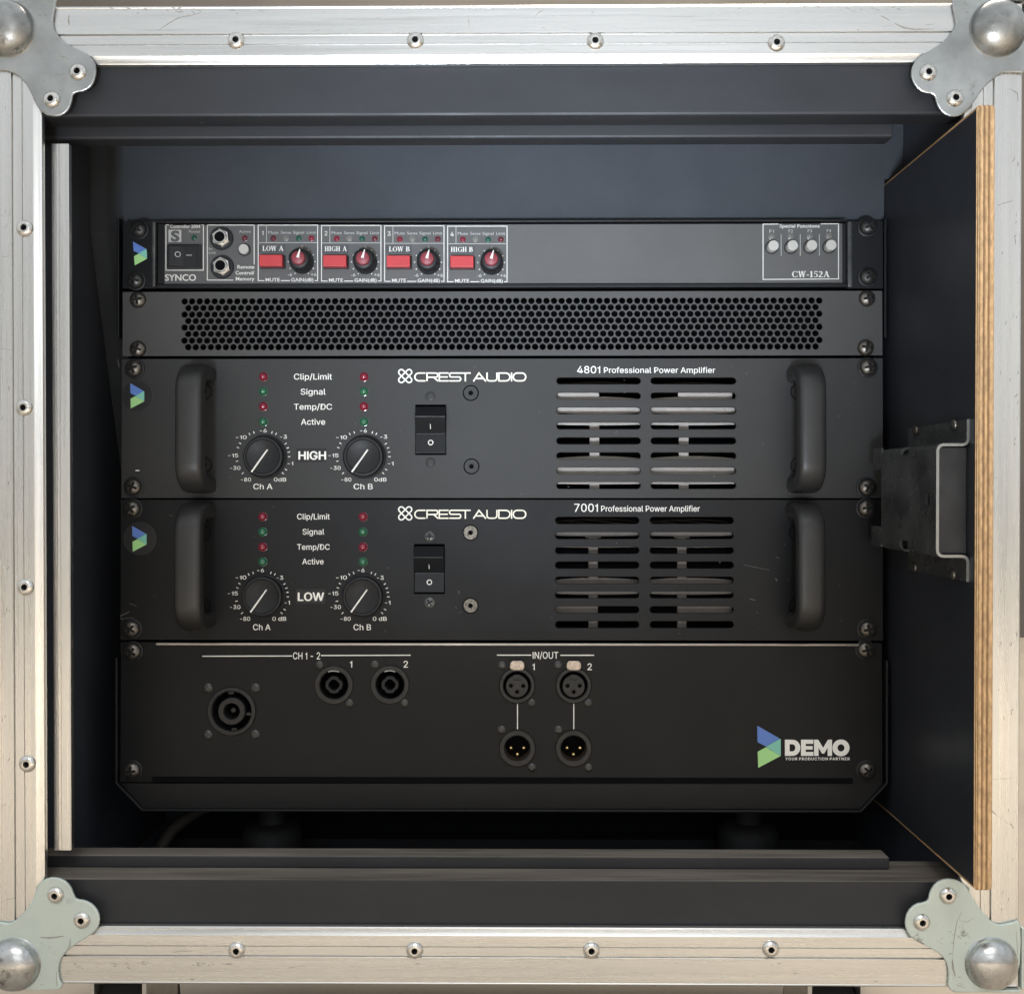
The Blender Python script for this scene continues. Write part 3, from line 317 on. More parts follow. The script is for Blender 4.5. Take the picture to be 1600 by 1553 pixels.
    for q in items:
        poly(bm, rp([(x0 + p[0] * k, base - p[1] * cap) for p in q]), zz(w))
# ------------------------------------------------------------------ materials
def nmat(name, base, rough=0.5, metal=0.0, spec=0.5, var=0.0, vscale=60, rvar=0.0, bump=0.0, bscale=900, stretch=(1, 1, 1),
         dust=0.0, dscale=420, dcol=(0.35, 0.34, 0.32), coat=0.0, scratch=0.0, sscale=25, scol=(0.10, 0.09, 0.08), aniso=0.0, emis=None):
    m = bpy.data.materials.new(name); m.use_nodes = True; t = m.node_tree; N = t.nodes; Lk = t.links
    b = N['Principled BSDF']
    b.inputs['Metallic'].default_value = metal; b.inputs['Roughness'].default_value = rough
    b.inputs['Specular IOR Level'].default_value = spec; b.inputs['Coat Weight'].default_value = coat
    b.inputs['Anisotropic'].default_value = aniso
    col = (*base, 1)
    tcn = N.new('ShaderNodeTexCoord'); mp = N.new('ShaderNodeMapping'); mp.inputs['Scale'].default_value = stretch
    Lk.new(tcn.outputs['Object'], mp.inputs[0])
    inf = N.new('ShaderNodeObjectInfo')
    rnd = N.new('ShaderNodeVectorMath'); rnd.operation = 'SCALE'; cmb = N.new('ShaderNodeCombineXYZ')
    for i in range(3): Lk.new(inf.outputs['Random'], cmb.inputs[i])
    Lk.new(cmb.outputs[0], rnd.inputs[0]); rnd.inputs['Scale'].default_value = 3.7
    ad = N.new('ShaderNodeVectorMath'); ad.operation = 'ADD'
    Lk.new(mp.outputs[0], ad.inputs[0]); Lk.new(rnd.outputs[0], ad.inputs[1]); vec = ad.outputs[0]
    def noise(sc, det=4, rg=0.6):
        n = N.new('ShaderNodeTexNoise'); n.inputs['Scale'].default_value = sc; n.inputs['Detail'].default_value = det
        n.inputs['Roughness'].default_value = rg; Lk.new(vec, n.inputs['Vector']); return n.outputs['Fac']
    def mrange(src, a, b_, c, d):
        n = N.new('ShaderNodeMapRange'); n.inputs[1].default_value = a; n.inputs[2].default_value = b_; n.inputs[3].default_value = c; n.inputs[4].default_value = d
        Lk.new(src, n.inputs[0]); return n.outputs[0]
    def mix(fac, A, B):
        n = N.new('ShaderNodeMix'); n.data_type = 'RGBA'; Lk.new(fac, n.inputs[0])
        for idx, q in ((6, A), (7, B)):
            if isinstance(q, tuple): n.inputs[idx].default_value = q
            else: Lk.new(q, n.inputs[idx])
        return n.outputs[2]
    cur = col
    if var:
        f = mrange(noise(vscale, 5), 0.3, 0.7, 0, 1)
        cur = mix(f, tuple(min(1, c * (1 - var)) for c in base) + (1,), tuple(min(1, c * (1 + var)) for c in base) + (1,))
    if scratch:
        f1 = mrange(noise(sscale, 8, 0.75), 0.63 - 0.03 * scratch, 0.66, 0, 1)
        f2 = mrange(noise(sscale * 0.13, 3), 0.54 - 0.05 * scratch, 0.66 - 0.03 * scratch, 0, 0.9)
        mu = N.new('ShaderNodeMath'); mu.operation = 'MULTIPLY'; Lk.new(f1, mu.inputs[0]); Lk.new(f2, mu.inputs[1])
        cur = mix(mu.outputs[0], cur, (*scol, 1))
    if dust:
        vo = N.new('ShaderNodeTexVoronoi'); vo.inputs['Scale'].default_value = dscale; Lk.new(vec, vo.inputs['Vector'])
        f = mrange(vo.outputs['Distance'], 0.05, 0.11, 1, 0)
        vs2 = mrange(vo.outputs['Color'], 1 - dust, 1 - dust * 0.6, 0, 1)
        mu = N.new('ShaderNodeMath'); mu.operation = 'MULTIPLY'; Lk.new(f, mu.inputs[0]); Lk.new(vs2, mu.inputs[1])
        cur = mix(mu.outputs[0], cur, (*dcol, 1))
    if isinstance(cur, tuple): b.inputs['Base Color'].default_value = cur
    else: Lk.new(cur, b.inputs['Base Color'])
    if rvar:
        Lk.new(mrange(noise(vscale * 1.7, 6), 0.25, 0.75, max(0.02, rough - rvar), min(1, rough + rvar)), b.inputs['Roughness'])
    if bump:
        bp = N.new('ShaderNodeBump'); bp.inputs['Strength'].default_value = bump; bp.inputs['Distance'].default_value = 0.0003
        Lk.new(noise(bscale, 3), bp.inputs['Height']); Lk.new(bp.outputs[0], b.inputs['Normal'])
    return m
M = {}
M['alu_h'] = nmat('brushed_aluminium_horizontal', (0.72, 0.712, 0.69), 0.29, 0.97, var=0.05, vscale=240, rvar=0.10, bump=0.10, bscale=3000, stretch=(0.02, 1, 1), scratch=0.9, sscale=190, scol=(0.30, 0.28, 0.25))
M['alu_v'] = nmat('brushed_aluminium_vertical', (0.72, 0.712, 0.69), 0.29, 0.97, var=0.05, vscale=240, rvar=0.10, bump=0.10, bscale=3000, stretch=(1, 1, 0.02), scratch=0.9, sscale=190, scol=(0.30, 0.28, 0.25))
M['zinc'] = nmat('zinc_plated_steel', (0.40, 0.41, 0.40), 0.38, 0.9, var=0.22, vscale=42, rvar=0.16, bump=0.15, bscale=500, scratch=0.9, sscale=90, scol=(0.16, 0.15, 0.14))
M['zinc_pale'] = nmat('pale_passivated_steel', (0.52, 0.59, 0.56), 0.48, 0.55, var=0.04, vscale=40, rvar=0.06, scratch=0.9, sscale=70, scol=(0.14, 0.13, 0.12))
M['ball'] = nmat('polished_ball_steel', (0.50, 0.50, 0.49), 0.27, 1.0, var=0.15, vscale=90, rvar=0.12, bump=0.25, bscale=260, scratch=3.0, sscale=120, scol=(0.12, 0.11, 0.10))
M['ball_dull'] = nmat('dull_worn_ball_steel', (0.36, 0.36, 0.345), 0.36, 0.95, var=0.3, vscale=70, rvar=0.16, bump=0.3, bscale=300, scratch=2.5, sscale=110, scol=(0.12, 0.11, 0.10))
M['rivet'] = nmat('rivet_steel', (0.68, 0.66, 0.62), 0.26, 1.0, var=0.08, vscale=300, rvar=0.08)
M['hole'] = nmat('dark_hole', (0.006, 0.006, 0.007), 0.8, spec=0.0)
M['ply_black'] = nmat('black_phenolic_plywood', (0.026, 0.0268, 0.0295), 0.50, spec=0.25, var=0.12, vscale=30, rvar=0.07, bump=0.25, bscale=500, stretch=(0.5, 1, 1), dust=0.22, dscale=150)
M['door'] = nmat('black_door_laminate', (0.022, 0.024, 0.029), 0.38, spec=0.35, var=0.15, vscale=14, rvar=0.08, bump=0.1, bscale=700, dust=0.05, dscale=150)
M['veil_fill'] = nmat('veil_blue_grey', (0.045, 0.050, 0.057), 0.8, spec=0.2, var=0.08, vscale=30, bump=0.3, bscale=900)  # bluish lens veil put into the colour of the added panels
M['ply_raw'] = nmat('worn_raw_wood', (0.13, 0.112, 0.095), 0.8, var=0.5, vscale=160, stretch=(0.06, 1, 1), bump=0.4, bscale=600)
M['inner'] = nmat('veil_tinted_inner_wall', (0.042, 0.047, 0.058), 0.5, var=0.15, vscale=20, rvar=0.06)  # black wall with the blue of the lens veil put into its colour
M['steel_black'] = nmat('black_coated_steel', (0.008, 0.0084, 0.0096), 0.42, spec=0.24, var=0.1, vscale=25, rvar=0.05, bump=0.12, bscale=1600, dust=0.06, dscale=260)
M['panel_ctl'] = nmat('grey_controller_face', (0.066, 0.065, 0.064), 0.45, spec=0.6, var=0.08, vscale=25, rvar=0.05, bump=0.06, bscale=1500)
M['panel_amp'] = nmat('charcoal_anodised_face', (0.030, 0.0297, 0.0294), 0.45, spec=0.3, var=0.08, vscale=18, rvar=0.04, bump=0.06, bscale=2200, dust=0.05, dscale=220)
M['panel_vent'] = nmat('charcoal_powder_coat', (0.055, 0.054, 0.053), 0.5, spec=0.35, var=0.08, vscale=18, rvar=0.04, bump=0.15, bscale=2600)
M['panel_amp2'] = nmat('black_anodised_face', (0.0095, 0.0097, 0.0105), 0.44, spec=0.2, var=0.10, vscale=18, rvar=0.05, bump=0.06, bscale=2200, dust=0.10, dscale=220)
M['panel_patch'] = nmat('satin_black_face', (0.0085, 0.0089, 0.0098), 0.42, spec=0.18, var=0.10, vscale=18, rvar=0.04, bump=0.06, bscale=2000, dust=0.06, dscale=220)
M['steel_black2'] = nmat('dull_cover_steel', (0.026, 0.026, 0.027), 0.4, spec=0.3, var=0.3, vscale=60)
M['handle'] = nmat('black_handle', (0.024, 0.0235, 0.023), 0.38, spec=0.4, var=0.1, vscale=60, rvar=0.06, dust=0.06, dscale=250)
M['plastic'] = nmat('black_plastic', (0.012, 0.0125, 0.014), 0.48, spec=0.3, var=0.1, vscale=120, rvar=0.06)
M['plastic_gloss'] = nmat('glossy_black_plastic', (0.010, 0.011, 0.013), 0.34, spec=0.3, rvar=0.05)
M['conn'] = nmat('connector_black', (0.017, 0.017, 0.017), 0.40, spec=0.35, var=0.1, vscale=150, rvar=0.06)
M['screw'] = nmat('dark_nickel_screw', (0.17, 0.155, 0.138), 0.40, 0.92, var=0.25, vscale=500, rvar=0.12)
M['screw_blk'] = nmat('black_screw', (0.06, 0.06, 0.06), 0.36, 0.7, var=0.2, vscale=500, rvar=0.1)
M['screw_worn'] = nmat('worn_silver_screw', (0.17, 0.155, 0.13), 0.5, 0.6, var=0.7, vscale=900, rvar=0.2)
M['print'] = nmat('white_print', (0.82, 0.81, 0.77), 0.6)
M['print_ctl'] = nmat('ivory_print', (0.60, 0.59, 0.55), 0.6)
M['print_grey'] = nmat('grey_print', (0.38, 0.38, 0.365), 0.6)
M['print_cream'] = nmat('cream_print', (0.86, 0.83, 0.71), 0.6)
M['red'] = nmat('red_button', (0.40, 0.030, 0.034), 0.45, var=0.06, vscale=200)
M['redcap'] = nmat('dull_red_cap', (0.20, 0.032, 0.042), 0.5)
M['white'] = nmat('ivory_button', (0.40, 0.385, 0.355), 0.5)
M['led_red'] = nmat('red_led', (0.20, 0.010, 0.028), 0.14, coat=0.5)
M['led_red_dim'] = nmat('dim_red_led', (0.10, 0.022, 0.030), 0.2)
M['led_green'] = nmat('green_led', (0.02, 0.12, 0.06), 0.14, coat=0.5)
M['led_green_dim'] = nmat('dim_green_led', (0.02, 0.075, 0.05), 0.2)
M['led_clear'] = nmat('clear_led', (0.17, 0.165, 0.15), 0.25)
M['led_red2'] = nmat('muted_red_led', (0.17, 0.02, 0.035), 0.2)
M['chrome'] = nmat('chrome_nut', (0.75, 0.74, 0.71), 0.16, 1.0)
M['gold'] = nmat('gold_pin', (0.80, 0.62, 0.30), 0.22, 1.0)
M['brass_in'] = nmat('nickel_barrel', (0.34, 0.26, 0.20), 0.35, 0.9)
M['tab'] = nmat('nickel_release_tab', (0.42, 0.36, 0.31), 0.36, 1.0, var=0.25, vscale=600, bump=0.8, bscale=1200)
M['tape'] = nmat('black_label_tape', (0.014, 0.014, 0.0145), 0.35, spec=0.3)
M['tape_grey'] = nmat('grey_label_tape', (0.050, 0.050, 0.054), 0.4)
M['sticker'] = nmat('black_sticker', (0.020, 0.020, 0.021), 0.3)
M['blue'] = nmat('logo_blue', (0.10, 0.20, 0.55), 0.5)
M['teal'] = nmat('logo_teal', (0.20, 0.52, 0.42), 0.5)
M['green'] = nmat('logo_green', (0.36, 0.66, 0.26), 0.5)
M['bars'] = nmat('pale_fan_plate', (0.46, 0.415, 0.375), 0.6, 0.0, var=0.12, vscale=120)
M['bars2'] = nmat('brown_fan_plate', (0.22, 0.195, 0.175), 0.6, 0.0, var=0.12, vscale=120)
M['rubber'] = nmat('black_rubber', (0.022, 0.022, 0.023), 0.7, var=0.2, vscale=80)
M['cable'] = nmat('grey_cable', (0.055, 0.047, 0.04), 0.6)
M['concrete'] = nmat('warm_concrete', (0.42, 0.36, 0.29), 0.8, var=0.12, vscale=5, bump=0.3, bscale=300)
M['wall'] = nmat('dim_wall', (0.16, 0.145, 0.13), 0.9, var=0.3, vscale=1.2)
M['clipsteel'] = nmat('black_oiled_steel', (0.078, 0.080, 0.079), 0.30, 0.5, var=0.45, vscale=50, rvar=0.12, dust=0.1, dscale=200)
M['edge'] = nmat('bare_steel_edge', (0.32, 0.32, 0.305), 0.38, 0.9)
M['recess'] = nmat('screw_recess_shade', (0.02, 0.019, 0.018), 0.6, spec=0.2)  # shade inside the cross recess put into a dark colour
M['fold_glint'] = nmat('fold_highlight', (0.34, 0.31, 0.28), 0.35, 0.7, var=0.3, vscale=40, stretch=(0.3, 1, 1))  # specular line of the rounded fold put into the colour
M['scuff'] = nmat('dark_scuff', (0.26, 0.24, 0.215), 0.6, var=0.4, vscale=200)
M['castor'] = nmat('castor_zinc', (0.55, 0.53, 0.50), 0.35, 0.9, var=0.1)
def ply_edge():
    m = bpy.data.materials.new('birch_plywood_edge'); m.use_nodes = True; t = m.node_tree; N = t.nodes; Lk = t.links
    b = N['Principled BSDF']; b.inputs['Roughness'].default_value = 0.65
    tcn = N.new('ShaderNodeTexCoord'); s = N.new('ShaderNodeSeparateXYZ'); Lk.new(tcn.outputs['Object'], s.inputs[0])
    no = N.new('ShaderNodeTexNoise'); no.inputs['Scale'].default_value = 9; Lk.new(tcn.outputs['Object'], no.inputs['Vector'])
    wob = N.new('ShaderNodeMath'); wob.operation = 'MULTIPLY_ADD'; Lk.new(no.outputs['Fac'], wob.inputs[0]); wob.inputs[1].default_value = 0.0008; Lk.new(s.outputs['X'], wob.inputs[2])
    mrn = N.new('ShaderNodeMapRange'); mrn.inputs[1].default_value = -0.0043; mrn.inputs[2].default_value = 0.0051; Lk.new(wob.outputs[0], mrn.inputs[0])
    r = N.new('ShaderNodeValToRGB'); el = r.color_ramp.elements
    stops = [(0, (.50, .31, .15)), (.10, (.60, .40, .20)), (.16, (.24, .13, .055)), (.24, (.56, .36, .18)), (.33, (.60, .40, .21)), (.38, (.20, .105, .045)), (.46, (.34, .19, .09)),
             (.52, (.58, .38, .19)), (.60, (.55, .35, .17)), (.64, (.21, .11, .048)), (.72, (.32, .18, .08)), (.77, (.56, .36, .18)), (.88, (.58, .38, .2)), (1, (.45, .27, .13))]
    el[0].position, el[0].color = stops[0][0], (*stops[0][1], 1); el[1].position, el[1].color = stops[-1][0], (*stops[-1][1], 1)
    for p, c in stops[1:-1]:
        q = el.new(p); q.color = (*c, 1)
    Lk.new(mrn.outputs[0], r.inputs[0])
    n2 = N.new('ShaderNodeTexNoise'); n2.inputs['Scale'].default_value = 700; n2.inputs['Detail'].default_value = 3
    mp = N.new('ShaderNodeMapping'); mp.inputs['Scale'].default_value = (1, 1, 0.35); Lk.new(tcn.outputs['Object'], mp.inputs[0]); Lk.new(mp.outputs[0], n2.inputs['Vector'])
    m2 = N.new('ShaderNodeMapRange'); m2.inputs[1].default_value = .35; m2.inputs[2].default_value = .68; m2.inputs[3].default_value = 0.72; m2.inputs[4].default_value = 1.15
    Lk.new(n2.outputs['Fac'], m2.inputs[0])
    mx = N.new('ShaderNodeMix'); mx.data_type = 'RGBA'; mx.blend_type = 'MULTIPLY'; mx.inputs[0].default_value = 1
    Lk.new(r.outputs[0], mx.inputs[6]); Lk.new(m2.outputs[0], mx.inputs[7]); Lk.new(mx.outputs[2], b.inputs['Base Color'])
    return m
M['ply_edge'] = ply_edge()

# ================================================================== SETTING
FLOOR = -392.0
bm = NB(); box(bm, -6000, 6000, -5000, 3200, FLOOR - 50, FLOOR); struct(obj('floor', bm, M['concrete']))
bm = NB(); box(bm, -6000, 6000, 2700, 2800, FLOOR + 1, 2600); struct(obj('back_wall', bm, M['wall']))

# ================================================================== ROAD CASE
XL, _ = PF(-25, 776, YF); XR, _ = PF(1597, 776, YF); _, ZT = PF(800, 6, YF); _, ZB = PF(800, 1541, YF)
case = thing('road_case', 'open black flight case with aluminium edges, steel ball corners and rivets, holding the rack', 'flight case', ((XL + XR) / 2, YF + 200, ZB))
PROF = [(0.0, 30.0), (0.0, 2.2), (0.35, 1.1), (1.0, 0.35), (1.5, 0.25), (1.9, 0.45), (2.3, 0.05), (15.9, 0.0), (16.1, 0.5), (16.25, 1.5), (16.6, 1.5), (16.75, 0.75), (21.4, 0.75), (21.55, 1.5), (21.85, 1.5), (22.0, 0.85), (27.6, 0.9), (28.1, 1.15), (31.0, 1.5), (32.0, 2.0), (32.4, 3.4), (32.4, 4.4), (31.5, 5.2), (18.3, 5.2), (18.3, 30.0)]
def rail(side):
    bm = NB(); rings = []
    for end in (0, 1):
        ring = []
        for d, y in PROF:
            if side in 'TB':
                x = (XL + d) if end == 0 else (XR - d); z = (ZT - d) if side == 'T' else (ZB + d)
            else:
                z = (ZB + d) if end == 0 else (ZT - d); x = (XL + d) if side == 'L' else (XR - d)
            ring.append(bm.verts.new((x, YF + y, z)))
        rings.append(ring)
    n = len(PROF)
    for i in range(n): bm.faces.new((rings[0][i], rings[0][(i + 1) % n], rings[1][(i + 1) % n], rings[1][i]))
    bm.faces.new(rings[0]); bm.faces.new(list(reversed(rings[1])))
    return obj('edge_rail', bm, M['alu_h'] if side in 'TB' else M['alu_v'], case, smooth=25)
rails = {s: rail(s) for s in 'TBLR'}
# rivet: domed head with a hollow centre
bm = NB(); lathe(bm, 0, 0, [(4.75, 0), (4.7, -0.35), (4.2, -1.1), (3.3, -1.75), (2.3, -2.05), (1.75, -1.95), (1.45, -1.3), (1.4, 0.4)], 28, cap1=False)
RIV = mesh_of(bm, M['rivet'], 40, 'rivet')
bm = NB(); lathe(bm, 0, 0, [(1.45, -0.6), (0, -0.6)], 16); RIVH = mesh_of(bm, M['hole'], None, 'rivet_hole')
def rivet(px, py, Y, parent):
    x, z = PF(px, py, Y); a = random.uniform(0, 6)
    o = place('rivet', RIV, parent, (x, Y, z), (random.uniform(-.04, .04), a, 0)); place('rivet_hole', RIVH, o, (x, Y, z))
for px, py in ((369, 64), (649, 64), (930, 65), (1213, 68)): rivet(px, py, YF + 0.8, rails['T'])
for px, py in ((370, 1484), (648, 1484), (924, 1484), (1204, 1482)): rivet(px, py, YF + 0.8, rails['B'])
for px, py in ((39, 357), (38, 637), (40, 917), (43, 1193)): rivet(px, py, YF + 0.8, rails['L'])
# corner brackets
TLP = [(88, -4), (86, 10), (83, 27), (82, 38), (86, 50), (97, 63), (112, 73), (128, 80), (140, 87), (148, 98), (150.5, 112), (147, 128), (140, 137.5), (130, 143), (119, 144.5), (113.5, 148), (112, 158), (108, 170), (100, 178.5), (90, 182), (78, 181.5), (66, 176), (57, 166), (50, 150), (42, 134), (32, 122), (22, 115), (10, 110.5), (0, 109.5), (-29, 109), (-30, 40), (-26, 18), (-14, 4), (4, -3), (30, -5)]
TRP = [(1488, -4), (1489, 12), (1492, 27), (1494, 38), (1488, 50), (1475, 65), (1455, 78), (1437, 88), (1427, 100), (1423, 115), (1427, 130), (1437, 142), (1447, 146), (1457, 147), (1461.5, 152), (1463, 160), (1467.5, 170), (1476, 179), (1488, 183), (1500, 181), (1513, 172), (1525, 156), (1535, 140), (1550, 125), (1565, 114), (1582, 113), (1603, 115), (1603, 40), (1598, 18), (1586, 4), (1570, -3), (1540, -5)]
BLP = [(-28, 1440), (0, 1440), (14, 1443), (28, 1435), (42, 1420), (52, 1402), (58, 1385), (68, 1374), (82, 1370), (98, 1373), (110, 1384), (115.5, 1399), (119.5, 1405), (132, 1406), (145, 1413), (154, 1425), (156, 1440), (150, 1453), (140, 1462), (120, 1474), (105, 1485), (95, 1497), (90.5, 1512), (92, 1530), (98, 1541), (92, 1546.5), (50, 1547.5), (20, 1545), (-8, 1536), (-24, 1516), (-28, 1490)]
BRP = [(1594.5, 1437), (1578, 1442), (1560, 1445), (1548, 1438), (1535, 1425), (1522, 1405), (1511, 1385), (1495, 1374), (1478, 1372), (1462, 1379), (1453, 1393), (1451, 1405), (1446, 1409), (1430, 1412), (1418, 1424), (1414, 1440), (1416, 1452), (1424, 1466), (1445, 1477), (1465, 1487), (1478, 1500), (1483, 1518), (1481, 1547), (1500, 1550), (1540, 1550.5), (1566, 1546), (1585, 1532), (1594, 1510), (1596, 1470)]
def smooth_poly(p, it=2):
    for _ in range(it):
        q = []
        for i in range(len(p)):
            a, b = p[i], p[(i + 1) % len(p)]
            d = math.hypot(b[0] - a[0], b[1] - a[1]); k = 0.25 if d < 30 else 4 / d
            q += [(a[0] + (b[0] - a[0]) * k, a[1] + (b[1] - a[1]) * k), (b[0] - (b[0] - a[0]) * k, b[1] - (b[1] - a[1]) * k)]
        p = q
    return p
def corner(pts, ball, rivs, mat, label, wings):
    bm = NB(); YC = YF - 1.9
    prism(bm, [PF(a, b, YC) for a, b in smooth_poly(pts, 1)], YC, YF - 0.15)
    o = obj('corner_bracket', bm, mat, case, bevel=0.7)
    o['label'] = label
    bm = NB(); sx, sz = wings
    # wings folded back over the two outer sides of the case
    xo = XL if sx < 0 else XR; zo = ZT if sz > 0 else ZB
    x0, x1 = sorted((xo + sx * 0.3, xo + sx * 1.9)); z0, z1 = sorted((zo - sz * 34, zo + sz * 0.2)); box(bm, x0, x1, YF - 1.0, YF + 42, z0, z1)
    z0, z1 = sorted((zo + sz * 0.3, zo + sz * 1.9)); x0, x1 = sorted((xo - sx * 37, xo + sx * 0.2)); box(bm, x0, x1, YF - 1.0, YF + 42, z0, z1)
    obj('side_wing', bm, mat, o, bevel=0.5)
    bm = NB(); r = ball[2] * YC / F_PX; x, z = PF(ball[0], ball[1], YC)
    prof = [(r * 1.05, 0.1), (r * 0.985, -0.7)] + [(r * 0.985 * math.cos(a), -0.7 - r * 0.62 * math.sin(a)) for a in [math.radians(q) for q in (6, 14, 24, 35, 46, 57, 68, 79)]] + [(0, -0.7 - r * 0.62)]
    lathe(bm, x, z, prof, 48, y=YC); obj('ball', bm, M['ball'] if sz < 0 else M['ball_dull'], o, smooth=60)
    for px, py in rivs: rivet(px, py, YC, o)
corner(TLP, (11, 46, 43), ((122, 113), (81, 156)), M['zinc'], 'dull grey worn corner bracket at the top left', (-1, 1))
corner(TRP, (1559, 45, 43), ((1450, 114), (1492, 154)), M['zinc'], 'dull grey worn corner bracket at the top right', (1, 1))
corner(BLP, (22, 1506, 41), ((87, 1398), (128, 1437)), M['zinc_pale'], 'pale green grey corner bracket at the bottom left', (-1, -1))
corner(BRP, (1549, 1505, 40), ((1481, 1399), (1440, 1440)), M['zinc_pale'], 'pale green grey corner bracket at the bottom right', (1, -1))
def scuff(strokes, Y, parent, n_rand=0, area_=None, horiz=True):
    bm = NB()
    def add(pts, wd):
        P = [PF(a, b, Y) for a, b in pts]; n = len(P); k = Y / F_PX
        for i in range(n - 1):          # tapering little scratches
            d = Vector((P[i + 1][0] - P[i][0], P[i + 1][1] - P[i][1]))
            if d.length < 1e-6: continue
            d.normalize(); nx, nz = -d.y, d.x
            w0 = wd * k * .5 * (.35 if i == 0 else 1); w1 = wd * k * .5 * (.3 if i == n - 2 else 1)
            q = [(P[i][0] + nx * w0, P[i][1] + nz * w0), (P[i + 1][0] + nx * w1, P[i + 1][1] + nz * w1), (P[i + 1][0] - nx * w1, P[i + 1][1] - nz * w1), (P[i][0] - nx * w0, P[i][1] - nz * w0)]
            poly(bm, q, Y - random.uniform(0, .01))
    for pts, wd in strokes: add(pts, wd)
    for _ in range(n_rand):
        x0, y0, x1, y1 = random.choice(area_); x, y = random.uniform(x0, x1), random.uniform(y0, y1); L = random.uniform(1.5, 9); a = random.gauss(0 if horiz else 1.57, .35)
        add([(x, y), (x + L * .5 * math.cos(a), y + L * .5 * math.sin(a)), (x + L * math.cos(a + .2), y + L * math.sin(a + .2))], random.uniform(.5, 1.6))
    into(bm, M['scuff'], parent)
scuff([([(1376, 25), (1384, 29), (1391, 33)], 2.2), ([(1398, 37), (1412, 44), (1430, 46.5), (1460, 46)], 2.4), ([(1404, 41), (1420, 44)], 2), ([(1445, 40), (1460, 38)], 1.6), ([(1380, 42), (1396, 40)], 1.2), ([(108, 24), (107.2, 33), (108, 40)], 2.6), ([(248, 48), (262, 38), (280, 28), (314, 21)], 1.1),
       ([(730, 25), (733, 38), (732, 44)], 1.5), ([(836, 26), (842, 20), (852, 14)], 1.2)], YF - .03, rails['T'], 46, [(160, 10, 420, 22), (420, 12, 1400, 48), (1255, 9, 1420, 16), (150, 12, 300, 18)])
scuff([([(270, 1487), (300, 1486)], 1.5), ([(450, 1512), (476, 1508)], 1.2)], YF - .03, rails['B'], 40, [(115, 1503, 240, 1514), (120, 1500, 1460, 1536), (300, 1503, 360, 1508)])
scuff([], YF + 1.3, rails['B'], 26, [(180, 1458, 1400, 1464)])
scuff([([(1548, 1265), (1556, 1272)], 3), ([(1552, 1270), (1582, 1290)], .9), ([(1579, 1286), (1584, 1294)], 3), ([(1559, 321), (1582, 314)], 2.4), ([(1577, 139), (1590, 146), (1591, 160)], 1.4), ([(1550, 1217), (1580, 1216)], 1)], YF - .03, rails['R'], 40, [(1584, 230, 1592, 700), (1560, 1000, 1588, 1420), (1556, 300, 1590, 1000)], False)
scuff([([(10, 1405), (25, 1402)], 1.8), ([(2, 402), (20, 400)], 1.4), ([(1, 545), (20, 547)], 1.4)], YF - .03, rails['L'], 26, [(0, 150, 20, 1400)], False)
for o_ in [q for q in case.children if q.name.startswith('corner_bracket')]:
    lb = o_['label']
    if 'bottom right' in lb: scuff([([(1503, 1424), (1495, 1440), (1490, 1470), (1488, 1500)], 1.0), ([(1488, 1498), (1489, 1512), (1493, 1526)], 4), ([(1500, 1438), (1512, 1440), (1522, 1433)], 1), ([(1463, 1469), (1474, 1475)], 1.2), ([(1494, 1537), (1508, 1543)], 2), ([(1496, 1541), (1505, 1537)], 1.4), ([(1588, 1455), (1590, 1490)], 2)], YF - 1.93, o_, 14, [(1465, 1440, 1505, 1540)])
    elif 'bottom left' in lb: scuff([([(63, 1464), (78, 1465), (100, 1462)], 3), ([(110, 1466), (109, 1477), (104, 1484)], 2.4), ([(76, 1478), (79, 1482)], 3), ([(80, 1488), (90, 1483)], 1.2), ([(88, 1517), (89, 1540)], 2.6)], YF - 1.93, o_, 8, [(60, 1460, 110, 1540)])
    elif 'top left' in lb: scuff([([(93, 88), (100, 90), (108, 94)], 3), ([(82, 178), (96, 178)], 2)], YF - 1.93, o_, 16, [(34, 3, 84, 26), (60, 60, 120, 160)])
    else: scuff([([(1440, 96), (1462, 100)], 1), ([(1500, 140), (1506, 143)], 2)], YF - 1.93, o_, 16, [(1496, 3, 1530, 30), (1560, 90, 1598, 110)])
# shell
WL, WR = XL + 18, 246.0
YK = 850.0
bm = NB(); box(bm, XL + 1.8, WL, YF + 13, YK, ZB + 2, ZT - 2); obj('side_panel', bm, M['inner'], case)
bm = NB(); box(bm, WR, XR - 1.8, YF + 13, YK, ZB + 2, ZT - 2); obj('side_panel', bm, M['inner'], case)
bm = NB(); box(bm, WL, WR, YF + 13, YK, ZT - 14, ZT - 2); obj('top_panel', bm, M['inner'], case)
bm = NB(); box(bm, WL, WR, YF + 13, YK, ZB + 2, ZB + 14); obj('bottom_panel', bm, M['inner'], case)
bm = NB(); box(bm, XL + 1.8, XR - 1.8, YK, YK + 9, ZB + 2, ZT - 2); obj('back_panel', bm, M['inner'], case)
bm = NB(); box(bm, -257.5, 233.6, 661, 681, 166, ZT - 14.3); obj('veil_panel', bm, M['veil_fill'], case)  # added panels above and beside the rack, carrying the veil; no real lining
bm = NB(); box(bm, 233.62, WR - .3, 661, 681, 198.5, ZT - 14.3); obj('veil_panel', bm, M['veil_fill'], case)
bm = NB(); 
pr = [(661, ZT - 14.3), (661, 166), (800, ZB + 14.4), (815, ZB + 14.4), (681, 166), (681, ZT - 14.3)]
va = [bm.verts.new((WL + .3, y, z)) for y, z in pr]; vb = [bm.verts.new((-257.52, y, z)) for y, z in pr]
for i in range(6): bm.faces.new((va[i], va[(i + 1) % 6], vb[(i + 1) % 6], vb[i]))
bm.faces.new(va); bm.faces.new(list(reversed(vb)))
obj('veil_panel', bm, M['veil_fill'], case)
